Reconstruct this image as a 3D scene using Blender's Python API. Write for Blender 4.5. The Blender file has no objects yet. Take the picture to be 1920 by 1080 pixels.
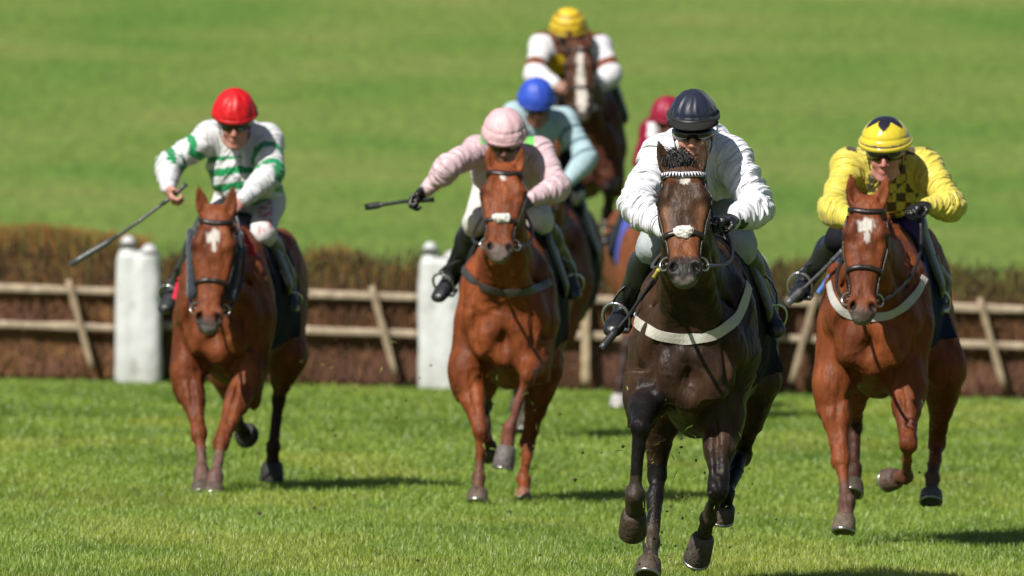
import bpy, math, random
import numpy as np
from mathutils import Vector, noise
from mathutils.bvhtree import BVHTree

S = bpy.context.scene
COL = S.collection
random.seed(7)
RNG = np.random.default_rng(11)

# ------------------------------------------------------------------ camera, world, sun, exposure
F_PX, CAM_H, HOR = 21333.0, 1.87, 290.0        # 400 mm lens, eye height, horizon row (1920 px wide picture)
cam_d = bpy.data.cameras.new('camera'); cam = bpy.data.objects.new('camera', cam_d); COL.objects.link(cam)
cam_d.lens = 400; cam_d.sensor_width = 36; cam_d.clip_start = 0.5; cam_d.clip_end = 6000
cam.location = (0, 0, CAM_H); cam.rotation_euler = (math.pi/2 - math.atan(250/F_PX), 0, 0)
cam_d.dof.use_dof = True; cam_d.dof.focus_distance = 49.4; cam_d.dof.aperture_fstop = 5.8
S.camera = cam

SUN_AZ, SUN_EL = math.radians(34), math.radians(46)   # light comes from behind the camera, from its left
w = bpy.data.worlds.new('World'); S.world = w; w.use_nodes = True
nt = w.node_tree; bg = nt.nodes['Background']; sky = nt.nodes.new('ShaderNodeTexSky')
sky.sky_type = 'NISHITA'; sky.sun_disc = False; sky.sun_elevation = SUN_EL; sky.sun_rotation = math.pi + SUN_AZ
nt.links.new(sky.outputs[0], bg.inputs[0]); bg.inputs[1].default_value = 0.05
sl = bpy.data.lights.new('sun', 'SUN'); sun = bpy.data.objects.new('sun', sl); COL.objects.link(sun)
sl.energy = 5.0; sl.angle = math.radians(0.5); sl.color = (1.0, 0.955, 0.88)
Ld = Vector((math.sin(SUN_AZ)*math.cos(SUN_EL), math.cos(SUN_AZ)*math.cos(SUN_EL), -math.sin(SUN_EL)))
sun.rotation_euler = Ld.to_track_quat('-Z', 'Y').to_euler(); sun.location = (-15, 20, 25)
S.view_settings.view_transform = 'Standard'; S.view_settings.look = 'None'
S.view_settings.exposure = 0.75; S.view_settings.gamma = 1

# ------------------------------------------------------------------ small maths
def W(px, py, d):
    'the point at distance d that the photograph shows at (px, py)'
    return np.array([(px-960)/F_PX*d, d, CAM_H-(py-HOR)/F_PX*d])
def nrm(v):
    v = np.asarray(v, float); return v/np.linalg.norm(v)
def gz(x, y):
    'height of the turf'
    y = np.asarray(y, float)
    hill = np.clip(y-112, 0, None); hill = 0.085*hill*hill/(hill+18)
    return -0.02*np.clip(x, -12, 12) + hill
def ss(a, b, x):
    t = np.clip((x-a)/(b-a), 0, 1); return t*t*(3-2*t)
def vnoise(P):
    P = np.asarray(P, float); i = np.floor(P).astype(np.int64); f = P-i; u = f*f*(3-2*f)
    def hsh(a, b, c):
        n = (a*73856093) ^ (b*19349663) ^ (c*83492791); n = (n ^ (n >> 13))*1274126177
        return ((n ^ (n >> 16)) & 0xffff)/65535.0
    r = 0
    for dx in (0, 1):
        for dy in (0, 1):
            for dz in (0, 1):
                wgt = (u[:, 0] if dx else 1-u[:, 0])*(u[:, 1] if dy else 1-u[:, 1])*(u[:, 2] if dz else 1-u[:, 2])
                r = r + wgt*hsh(i[:, 0]+dx, i[:, 1]+dy, i[:, 2]+dz)
    return r
def fbm(P, o=3):
    r, a, t = 0, 1.0, 0
    for k in range(o):
        r = r+a*vnoise(P*2**k+17.3*k); t += a; a *= .5
    return r/t
def segt(P, a, b):
    ab = b-a; t = ((P-a)@ab)/(ab@ab); tc = np.clip(t, 0, 1)
    return t, np.linalg.norm(P-(a+tc[:, None]*ab), axis=1)
def mix(c, d, m):
    return c*(1-m[:, None])+np.asarray(d)*m[:, None]

# ------------------------------------------------------------------ implicit surfaces, meshed with surface nets
class Field:
    def __init__(s): s.pr = []
    def add(s, lo, hi, fn, k, sub=False): s.pr.append((np.array(lo, float), np.array(hi, float), fn, k, sub))
    def rc(s, a, b, ra, rb, k=.03, flat=None, sub=False):
        a = np.asarray(a, float); b = np.asarray(b, float); r = max(ra, rb); ab = b-a; L = ab@ab+1e-12
        def fn(X, Y, Z):
            t = np.clip(((X-a[0])*ab[0]+(Y-a[1])*ab[1]+(Z-a[2])*ab[2])/L, 0, 1)
            dx = X-a[0]-t*ab[0]; dy = Y-a[1]-t*ab[1]; dz = Z-a[2]-t*ab[2]
            q = dx*dx+dy*dy+dz*dz
            if flat is not None:
                n, f = flat; c = dx*n[0]+dy*n[1]+dz*n[2]; q = q+c*c*(f*f-1)
            return np.sqrt(q)-(ra+(rb-ra)*t)
        if flat is not None and flat[1] < 1: r = r/flat[1]
        s.add(np.minimum(a, b)-r, np.maximum(a, b)+r, fn, k, sub)
    def ell(s, c, r, R=None, k=.03, sub=False):
        c = np.asarray(c, float); R = np.eye(3) if R is None else np.array([nrm(v) for v in R]); r = np.asarray(r, float)
        def fn(X, Y, Z):
            dx, dy, dz = X-c[0], Y-c[1], Z-c[2]; q = [dx*R[i][0]+dy*R[i][1]+dz*R[i][2] for i in range(3)]
            k0 = np.sqrt(sum((q[i]/r[i])**2 for i in range(3))); k1 = np.sqrt(sum((q[i]/r[i]**2)**2 for i in range(3)))+1e-9
            return k0*(k0-1)/k1
        e = np.sqrt(((R*r[:, None])**2).sum(0)); s.add(c-e, c+e, fn, k, sub)
    def loft(s, O, U, V, Wd, us, a, bp, bm, k=.03, n=2.2, cv=None):
        O = np.asarray(O, float); U, V, Wd = nrm(U), nrm(V), nrm(Wd)
        us, a, bp, bm = [np.asarray(q, float) for q in (us, a, bp, bm)]
        cv = np.zeros_like(us) if cv is None else np.asarray(cv, float)
        def fn(X, Y, Z):
            dx, dy, dz = X-O[0], Y-O[1], Z-O[2]
            u = dx*U[0]+dy*U[1]+dz*U[2]; v = dx*V[0]+dy*V[1]+dz*V[2]; q = dx*Wd[0]+dy*Wd[1]+dz*Wd[2]
            A = np.interp(u, us, a); P = np.interp(u, us, bp); M = np.interp(u, us, bm); v = v-np.interp(u, us, cv)
            B = np.where(v > 0, P, M); m = (np.abs(q/A)**n+np.abs(v/B)**n)**(1/n)
            return np.maximum((m-1)*np.minimum(A, B), np.maximum(us[0]-u, u-us[-1]))
        pts = []
        for i in range(len(us)):
            for x in (-a[i], a[i]):
                for y in (cv[i]-bm[i], cv[i]+bp[i]): pts.append(O+U*us[i]+V*y+Wd*x)
        pts = np.array(pts); s.add(pts.min(0), pts.max(0), fn, k)
    def plane(s, p, n, k=.004):
        'cut away everything on the side n points to'
        p = np.asarray(p, float); n = nrm(n)
        def fn(X, Y, Z): return -((X-p[0])*n[0]+(Y-p[1])*n[1]+(Z-p[2])*n[2])
        s.pr.append((None, None, fn, k, True))
    def build(s, h, smooth=1):
        lo = np.min([p[0] for p in s.pr if p[0] is not None and not p[4]], 0)-3*h-.01
        hi = np.max([p[1] for p in s.pr if p[1] is not None and not p[4]], 0)+3*h+.01
        n = np.ceil((hi-lo)/h).astype(int)+1; F = np.full(n, .25, np.float32)
        ax = [(lo[i]+h*np.arange(n[i])).astype(np.float64) for i in range(3)]
        for l, u, fn, k, sub in s.pr:
            if l is None: i0 = np.zeros(3, int); i1 = n
            else:
                m = k+2.5*h+.012
                i0 = np.clip(np.floor((l-m-lo)/h).astype(int), 0, n); i1 = np.clip(np.ceil((u+m-lo)/h).astype(int)+1, 0, n)
                if (i1 <= i0).any(): continue
            sl_ = tuple(slice(i0[i], i1[i]) for i in range(3))
            d = fn(ax[0][sl_[0]][:, None, None], ax[1][sl_[1]][None, :, None], ax[2][sl_[2]][None, None, :]); G = F[sl_]
            if sub:
                d = -d; q = np.maximum(k-np.abs(G-d), 0); F[sl_] = np.maximum(G, d)+q*q/(4*k)
            else:
                q = np.maximum(k-np.abs(G-d), 0); F[sl_] = np.minimum(G, d)-q*q/(4*k)
        return nets(F, lo, h, smooth)

def nets(F, lo, h, smooth):
    s = F < 0; c = np.zeros(tuple(np.array(F.shape)-1), np.uint8)
    for a in (0, 1):
        for b in (0, 1):
            for d in (0, 1): c += s[a:s.shape[0]-1+a, b:s.shape[1]-1+b, d:s.shape[2]-1+d]
    cells = np.argwhere((c > 0) & (c < 8)); vid = np.full(c.shape, -1, np.int32)
    vid[cells[:, 0], cells[:, 1], cells[:, 2]] = np.arange(len(cells))
    cor = [(a, b, d) for a in (0, 1) for b in (0, 1) for d in (0, 1)]
    val = {q: F[cells[:, 0]+q[0], cells[:, 1]+q[1], cells[:, 2]+q[2]].astype(float) for q in cor}
    acc = np.zeros((len(cells), 3)); cnt = np.zeros(len(cells))
    for q in cor:
        for a in range(3):
            if q[a]: continue
            r = list(q); r[a] = 1; r = tuple(r); v0, v1 = val[q], val[r]; m = (v0 < 0) != (v1 < 0)
            t = np.where(m, v0/np.where(m, v0-v1, 1), 0); p = np.tile(np.array(q, float), (len(cells), 1)); p[:, a] = t
            acc += p*m[:, None]; cnt += m
    V = lo+h*(cells+acc/cnt[:, None]); quads = []
    for a in range(3):
        b, d = (a+1) % 3, (a+2) % 3
        s0 = [slice(None)]*3; s1 = [slice(None)]*3; s0[a] = slice(0, -1); s1[a] = slice(1, None)
        e = s[tuple(s0)] != s[tuple(s1)]
        for q in (b, d):
            t = [slice(None)]*3; t[q] = 0; e[tuple(t)] = False; t[q] = -1; e[tuple(t)] = False
        I = np.argwhere(e); neg = s[tuple(I.T)]; ids = []
        for ob, od in ((-1, -1), (0, -1), (0, 0), (-1, 0)):
            J = I.copy(); J[:, b] += ob; J[:, d] += od; ids.append(vid[tuple(J.T)])
        Q = np.stack(ids, 1); Q[~neg] = Q[~neg][:, ::-1]; quads.append(Q)
    Q = np.concatenate(quads); Q = Q[(Q >= 0).all(1)]
    for _ in range(smooth):
        A = np.zeros_like(V); n = np.zeros(len(V))
        for i in range(4):
            np.add.at(A, Q[:, i], V[Q[:, (i+1) % 4]]+V[Q[:, (i+3) % 4]]); np.add.at(n, Q[:, i], 2)
        V = V*.5+.5*A/np.maximum(n, 1)[:, None]
    return V, Q
def vnormals(V, Q):
    n = np.cross(V[Q[:, 2]]-V[Q[:, 0]], V[Q[:, 3]]-V[Q[:, 1]]); N = np.zeros_like(V)
    for i in range(4): np.add.at(N, Q[:, i], n)
    return N/np.maximum(np.linalg.norm(N, axis=1), 1e-12)[:, None]

# ------------------------------------------------------------------ objects
ALB = .645      # overall reflectance of the painted colours
def thing(name, label, cat, base, group=None):
    o = bpy.data.objects.new(name, None); COL.objects.link(o); o.location = tuple(base); o.empty_display_size = .2
    o['label'] = label; o['category'] = cat
    if group: o['group'] = group
    return o
def tag(o, label, cat, group=None):
    o['label'] = label; o['category'] = cat
    if group: o['group'] = group
    return o
def root_loc(o):
    p = np.zeros(3)
    while o is not None: p = p+np.array(o.location); o = o.parent
    return p
def mk(name, V, Fc, mat, parent=None, smooth=True, col=None, origin=None, label=None):
    V = np.asarray(V, float)
    base = root_loc(parent) if parent is not None else (np.zeros(3) if origin is None else np.asarray(origin, float))
    me = bpy.data.meshes.new(name)
    if isinstance(Fc, np.ndarray):
        nf, k = Fc.shape; me.vertices.add(len(V)); me.vertices.foreach_set('co', (V-base).astype(np.float32).ravel())
        me.loops.add(nf*k); me.loops.foreach_set('vertex_index', Fc.astype(np.int32).ravel())
        me.polygons.add(nf); me.polygons.foreach_set('loop_start', np.arange(nf, dtype=np.int32)*k)
        me.polygons.foreach_set('loop_total', np.full(nf, k, np.int32)); me.update(calc_edges=True)
    else:
        me.from_pydata([tuple(v) for v in V-base], [], [tuple(int(i) for i in f) for f in Fc]); me.update()
    me.polygons.foreach_set('use_smooth', np.full(len(me.polygons), smooth))
    if col is not None:
        c = me.color_attributes.new('col', 'FLOAT_COLOR', 'POINT'); a = np.ones((len(V), 4), np.float32); a[:, :3] = np.asarray(col)*ALB
        c.data.foreach_set('color', a.ravel())
    o = bpy.data.objects.new(name, me); COL.objects.link(o); me.materials.append(mat)
    if parent is not None: o.parent = parent
    else: o.location = tuple(base)
    if label: o['label'] = label
    return o
class MB:
    'collects simple solids into one mesh'
    def __init__(s): s.v = []; s.f = []; s.c = []
    def put(s, V, F, col=None):
        b = len(s.v); s.v += [tuple(x) for x in V]; s.f += [[i+b for i in f] for f in F]
        s.c += [tuple(col) if col is not None else (1, 1, 1)]*len(V)
    def tube(s, pts, r, n=8, col=None, cap=True, flat=None):
        pts = [np.asarray(p, float) for p in pts]; m = len(pts); r = [r]*m if np.isscalar(r) else r; V = []; F = []; ref = None
        for i in range(m):
            t = nrm(pts[min(i+1, m-1)]-pts[max(i-1, 0)])
            if ref is None: ref = np.array([0, 0, 1.]) if abs(t[2]) < .9 else np.array([1., 0, 0])
            a = nrm(np.cross(t, ref)); b = np.cross(a, t); ref = b
            for k in range(n):
                th = 2*math.pi*k/n; V.append(pts[i]+r[i]*(math.cos(th)*a+math.sin(th)*b))
        for i in range(m-1):
            for k in range(n): F.append([i*n+k, i*n+(k+1) % n, (i+1)*n+(k+1) % n, (i+1)*n+k])
        if cap: F.append(list(range(n))[::-1]); F.append([(m-1)*n+k for k in range(n)])
        s.put(V, F, col)
    def box(s, c, h, R=None, col=None, bev=0):
        c = np.asarray(c, float); R = np.eye(3) if R is None else np.asarray(R, float); V = []
        for x in (-1, 1):
            for y in (-1, 1):
                for z in (-1, 1): V.append(c+x*h[0]*R[0]+y*h[1]*R[1]+z*h[2]*R[2])
        s.put(V, [[0, 1, 3, 2], [4, 6, 7, 5], [0, 4, 5, 1], [2, 3, 7, 6], [0, 2, 6, 4], [1, 5, 7, 3]], col)
    def torus(s, c, n_, R, r, a=20, b=6, ex=None, col=None):
        n_ = nrm(n_); x = nrm(np.cross(n_, [0.1, .2, 1])) if ex is None else nrm(np.asarray(ex)-n_*(np.asarray(ex)@n_)); y = np.cross(n_, x); V = []; F = []
        Rx, Ry = (R, R) if np.isscalar(R) else R
        for i in range(a):
            t = 2*math.pi*i/a; rad = x*math.cos(t)*Rx+y*math.sin(t)*Ry; o = nrm(rad)
            for j in range(b):
                q = 2*math.pi*j/b; V.append(np.asarray(c)+rad+r*(math.cos(q)*o+math.sin(q)*n_))
        for i in range(a):
            for j in range(b): F.append([i*b+j, ((i+1) % a)*b+j, ((i+1) % a)*b+(j+1) % b, i*b+(j+1) % b])
        s.put(V, F, col)
    def ribbon(s, pts, nors, wd, th, col=None, closed=False):
        'a strap along pts lying on a surface with normals nors'
        pts = [np.asarray(p, float) for p in pts]; m = len(pts); V = []; F = []
        wd = [wd]*m if np.isscalar(wd) else wd
        for i in range(m):
            t = (pts[(i+1) % m]-pts[i-1]) if closed else pts[min(i+1, m-1)]-pts[max(i-1, 0)]
            t = nrm(t); n_ = nrm(np.asarray(nors[i])-t*(np.asarray(nors[i])@t)); b = np.cross(t, n_)
            for sx, sy in ((-1, 0), (1, 0), (1, 1), (.0, 1.25), (-1, 1)): V.append(pts[i]+b*sx*wd[i]/2+n_*sy*th)
        for i in range(m if closed else m-1):
            j = (i+1) % m
            for k in range(5): F.append([i*5+k, j*5+k, j*5+(k+1) % 5, i*5+(k+1) % 5])
        if not closed: F.append([4, 3, 2, 1, 0]); F.append([(m-1)*5+k for k in range(5)])
        s.put(V, F, col)
    def build(s, name, mat, parent=None, smooth=True, label=None, origin=None):
        return mk(name, np.array(s.v), s.f, mat, parent, smooth, np.array(s.c), origin, label)

# ------------------------------------------------------------------ materials
def mat(name, rough=.6, col=None, noise_s=30, noise_a=.25, bump_s=60, bump=.1, spec=.4, sheen=0, metal=0, stretch=None, trans=0, coat=0):
    m = bpy.data.materials.new(name); m.use_nodes = True; n = m.node_tree.nodes; l = m.node_tree.links; p = n['Principled BSDF']
    p.inputs['Roughness'].default_value = rough; p.inputs['Specular IOR Level'].default_value = spec; p.inputs['Metallic'].default_value = metal
    p.inputs['Sheen Weight'].default_value = sheen; p.inputs['Coat Weight'].default_value = coat; p.inputs['Coat Roughness'].default_value = .25
    tc = n.new('ShaderNodeTexCoord'); src = tc.outputs['Object']
    if stretch:
        mp = n.new('ShaderNodeMapping'); mp.inputs['Scale'].default_value = stretch; l.new(src, mp.inputs[0]); src = mp.outputs[0]
    nz = n.new('ShaderNodeTexNoise'); nz.inputs['Scale'].default_value = noise_s; nz.inputs['Detail'].default_value = 5; l.new(src, nz.inputs[0])
    mr = n.new('ShaderNodeMapRange'); mr.inputs[1].default_value = .25; mr.inputs[2].default_value = .75
    mr.inputs[3].default_value = 1-noise_a; mr.inputs[4].default_value = 1+noise_a; l.new(nz.outputs[0], mr.inputs[0])
    mx = n.new('ShaderNodeVectorMath'); mx.operation = 'SCALE'; l.new(mr.outputs[0], mx.inputs['Scale'])
    if col is None:
        at = n.new('ShaderNodeAttribute'); at.attribute_name = 'col'; l.new(at.outputs['Color'], mx.inputs[0])
    else: mx.inputs[0].default_value = col
    l.new(mx.outputs[0], p.inputs['Base Color'])
    nb = n.new('ShaderNodeTexNoise'); nb.inputs['Scale'].default_value = bump_s; nb.inputs['Detail'].default_value = 4; l.new(src, nb.inputs[0])
    bp = n.new('ShaderNodeBump'); bp.inputs['Strength'].default_value = bump; bp.inputs['Distance'].default_value = .02
    l.new(nb.outputs[0], bp.inputs['Height']); l.new(bp.outputs[0], p.inputs['Normal'])
    return m
M = {
 'coat': mat('horse_coat', .5, noise_s=26, noise_a=.32, bump_s=50, bump=.4, spec=.12, stretch=(1, 1, .4)),
 'wetcoat': mat('glossy_coat', .45, noise_s=24, noise_a=.38, bump_s=60, bump=.3, spec=.13, stretch=(1, 1, .4)),
 'hoof': mat('hoof_horn', .6, noise_s=40, noise_a=.5, bump_s=80, bump=.35, spec=.3),
 'hair': mat('horse_hair', .5, noise_s=60, noise_a=.3, bump=.05, spec=.35),
 'eye': mat('eye_gloss', .08, (.012, .007, .005), noise_a=.1, bump=0, spec=.6),
 'silk': mat('silk_cloth', .46, noise_s=9, noise_a=.05, bump_s=22, bump=.42, spec=.3, sheen=.1),
 'band': mat('webbing', .75, noise_s=30, noise_a=.12, bump_s=70, bump=.1, spec=.2),
 'capsilk': mat('cap_silk', .46, noise_s=12, noise_a=.08, bump_s=20, bump=.35, spec=.3),
 'cloth': mat('matt_cloth', .85, noise_s=40, noise_a=.12, bump_s=50, bump=.15, spec=.08, sheen=0),
 'leather': mat('leather', .38, noise_s=40, noise_a=.3, bump_s=90, bump=.12, spec=.45),
 'skin': mat('skin', .5, noise_s=50, noise_a=.1, bump_s=160, bump=.05, spec=.4),
 'metal': mat('steel', .28, noise_s=50, noise_a=.15, bump=.02, spec=.5, metal=.9),
 'gloss': mat('gloss_shell', .18, noise_s=40, noise_a=.06, bump_s=30, bump=.05, spec=.5),
 'wool': mat('sheepskin', .95, noise_s=90, noise_a=.3, bump_s=120, bump=.6, spec=.1, sheen=.3),
 'wood': mat('weathered_timber', .75, noise_s=14, noise_a=.35, bump_s=40, bump=.3, spec=.2),
 'twig': mat('birch_twig', .8, noise_s=3, noise_a=.4, bump=.1, spec=.15),
 'plastic': mat('white_plastic', .45, noise_s=7, noise_a=.08, bump_s=5, bump=.1, spec=.4),
}

def silk_mat():
    'thin silk: narrow folds that follow the fold field stored on each jersey'
    m = M['silk']; n = m.node_tree.nodes; l = m.node_tree.links; bp = [x for x in n if x.type == 'BUMP'][0]
    at = n.new('ShaderNodeAttribute'); at.attribute_name = 'fold'
    nz = n.new('ShaderNodeTexNoise'); nz.inputs['Scale'].default_value = 1; nz.inputs['Detail'].default_value = 2; nz.inputs['Roughness'].default_value = .45; nz.inputs['Distortion'].default_value = .6
    l.new(at.outputs['Vector'], nz.inputs[0]); a = n.new('ShaderNodeMath'); a.operation = 'SUBTRACT'; a.inputs[1].default_value = .5; l.new(nz.outputs[0], a.inputs[0])
    b = n.new('ShaderNodeMath'); b.operation = 'ABSOLUTE'; l.new(a.outputs[0], b.inputs[0])
    c = n.new('ShaderNodeMapRange'); c.inputs[1].default_value = 0; c.inputs[2].default_value = .16; c.inputs[3].default_value = 1; c.inputs[4].default_value = 0; l.new(b.outputs[0], c.inputs[0])
    l.new(c.outputs[0], bp.inputs['Height']); bp.inputs['Strength'].default_value = .75; bp.inputs['Distance'].default_value = .012
silk_mat()
# ------------------------------------------------------------------ the setting: turf, hill, grass
def ground_mat():
    m = bpy.data.materials.new('turf'); m.use_nodes = True; n = m.node_tree.nodes; l = m.node_tree.links; p = n['Principled BSDF']
    p.inputs['Roughness'].default_value = .85; p.inputs['Specular IOR Level'].default_value = .15
    tc = n.new('ShaderNodeTexCoord')
    def nz(scale, sx, det=4):
        mp = n.new('ShaderNodeMapping'); mp.inputs['Scale'].default_value = sx; l.new(tc.outputs['Object'], mp.inputs[0])
        t = n.new('ShaderNodeTexNoise'); t.inputs['Scale'].default_value = scale; t.inputs['Detail'].default_value = det; l.new(mp.outputs[0], t.inputs[0]); return t.outputs[0]
    def ramp(src, stops, k=0):
        r = n.new('ShaderNodeValToRGB'); e = r.color_ramp.elements
        for i, (q, c) in enumerate(stops):
            x = e[i] if i < 2 else e.new(q)
            x.position = q; x.color = (*[v*(ALB if k < 1 else 1) for v in c], 1)
        l.new(src, r.inputs[0]); return r.outputs[0]
    big = ramp(nz(.62, (.45, .34, 1), 5), [(.30, (.105, .205, .028)), (.45, (.142, .226, .036)), (.55, (.160, .236, .045)), (.72, (.205, .248, .058))])
    fine = ramp(nz(9, (1, .25, 1), 5), [(.3, (.62, .62, .6)), (.7, (1.3, 1.27, 1.2))], 1)
    mx = n.new('ShaderNodeMix'); mx.data_type = 'RGBA'; mx.blend_type = 'MULTIPLY'; mx.inputs[0].default_value = 1
    l.new(big, mx.inputs[6]); l.new(fine, mx.inputs[7]); l.new(mx.outputs[2], p.inputs['Base Color'])
    b = n.new('ShaderNodeBump'); b.inputs['Strength'].default_value = .5; b.inputs['Distance'].default_value = .05
    l.new(nz(14, (1, 1, 1)), b.inputs['Height']); l.new(b.outputs[0], p.inputs['Normal'])
    return m
xs = np.unique(np.concatenate([np.linspace(-900, -30, 14), np.linspace(-30, 30, 41), np.linspace(30, 900, 14)]))
ys = np.unique(np.concatenate([np.linspace(-300, 30, 8), np.linspace(30, 180, 76), np.linspace(180, 800, 40), np.linspace(800, 2500, 12)]))
GX, GY = np.meshgrid(xs, ys, indexing='ij'); GZ = gz(GX, np.minimum(GY, 700))+.0
GZ = GZ+np.where(GY > 105, .25*(fbm(np.stack([GX.ravel()*.06, GY.ravel()*.03, 0*GX.ravel()], 1)).reshape(GX.shape)-.5)*np.clip((GY-105)/60, 0, 1), 0)
nx_, ny_ = GX.shape; idx = np.arange(nx_*ny_).reshape(nx_, ny_)
Q = np.stack([idx[:-1, :-1], idx[1:, :-1], idx[1:, 1:], idx[:-1, 1:]], -1).reshape(-1, 4)
M['turf'] = ground_mat()
g = mk('ground', np.stack([GX, GY, GZ], -1).reshape(-1, 3), Q, M['turf']); g['kind'] = 'structure'

def grass_mat():
    m = bpy.data.materials.new('grass_blade'); m.use_nodes = True; n = m.node_tree.nodes; l = m.node_tree.links; p = n['Principled BSDF']
    p.inputs['Roughness'].default_value = .42; p.inputs['Specular IOR Level'].default_value = .4
    at = n.new('ShaderNodeAttribute'); at.attribute_name = 'col'; l.new(at.outputs['Color'], p.inputs['Base Color'])
    tr = n.new('ShaderNodeBsdfTranslucent'); l.new(at.outputs['Color'], tr.inputs[0])
    ms = n.new('ShaderNodeMixShader'); ms.inputs[0].default_value = .35
    l.new(p.outputs[0], ms.inputs[1]); l.new(tr.outputs[0], ms.inputs[2]); l.new(ms.outputs[0], n['Material Output'].inputs[0])
    return m
M['grass'] = grass_mat()
def grass():
    P = []
    for y0, y1, den in ((46.5, 53, 4600), (53, 59, 3000), (59, 70, 1900), (70, 89, 900), (89, 112, 160)):
        hw = y1*960/F_PX+.7; nn = int(den*(y1-y0)*2*hw)
        P.append(np.stack([RNG.uniform(-hw, hw, nn), RNG.uniform(y0, y1, nn)], 1))
    for y0, y1, den in ((46, 60, 900), (60, 90, 420)):                     # the turf goes on, thinner, to both sides
        for sg in (-1, 1):
            nn = int(den*(y1-y0)*3); yy = RNG.uniform(y0, y1, nn); P.append(np.stack([sg*(yy*960/F_PX+.7+RNG.uniform(0, 3, nn)), yy], 1))
    P = np.concatenate(P); n = len(P)
    cl = fbm(np.stack([P[:, 0]*1.6, P[:, 1]*.55, 0*P[:, 0]], 1), 4)          # clumps
    fn = vnoise(np.stack([P[:, 0]*9, P[:, 1]*5, 0*P[:, 0]+3], 1))
    keep = RNG.random(n) < .55+.8*ss(.25, .6, .55*cl+.45*fn); P = P[keep]; cl = cl[keep]; fn = fn[keep]; n = len(P)
    far = ss(55, 80, P[:, 1])
    h = (.016+.028*RNG.random(n)**1.4)*(.85+.3*fn)*(.9+.2*cl)*(1+.15*far); wd = (.0010+.0012*RNG.random(n))*(1+1.4*far)
    th = RNG.uniform(0, 2*math.pi, n); ln = RNG.uniform(.15, .95, n)*h; la = th+RNG.normal(0, .5, n)
    z0 = gz(P[:, 0], P[:, 1])-.004; a = np.stack([np.cos(th+1.57), np.sin(th+1.57), 0*th], 1)*wd[:, None]
    b0 = np.stack([P[:, 0], P[:, 1], z0], 1); dl = np.stack([np.cos(la), np.sin(la), 0*la], 1)
    mid = b0+dl*(ln*.35)[:, None]; mid[:, 2] += h*.62; tip = b0+dl*ln[:, None]; tip[:, 2] += h
    V = np.stack([b0-a, b0+a, mid+a*.75, mid-a*.75, tip], 1).reshape(-1, 3)
    i = np.arange(n)[:, None]*5
    Fq = np.concatenate([i+[[0, 1, 2, 3]]], 0); Ft = np.concatenate([i+[[3, 2, 4, 4]]], 0)
    tri = np.concatenate([i+[[0, 1, 2]], i+[[0, 2, 3]], i+[[3, 2, 4]]], 0)
    dark = np.array([.165, .285, .030]); mid_c = np.array([.325, .46, .055]); pale = np.array([.56, .61, .25])
    r = RNG.random(n); r = r+(.5-r)*.5*far; c = mix(np.tile(dark, (n, 1)), mid_c, np.clip(.20+.6*r+1.9*(cl-.46)+.5*(fn-.5), 0, 1)); yl = fbm(np.stack([P[:, 0]*.9+9, P[:, 1]*.35, 0*P[:, 0]], 1), 3); c = c*(1+.35*(yl-.5))[:, None]; c = mix(c, c*np.array([1.22, 1.0, 1.1]), ss(.5, .68, yl)); c = mix(c, pale, (RNG.random(n) < .11+.35*(cl-.4))*RNG.uniform(.3, 1, n)*(1-.75*ss(52, 64, P[:, 1])))
    C = np.repeat(c, 5, 0); o = mk('grass', V, tri, M['grass'], None, True, C); o['kind'] = 'stuff'
grass()

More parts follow.
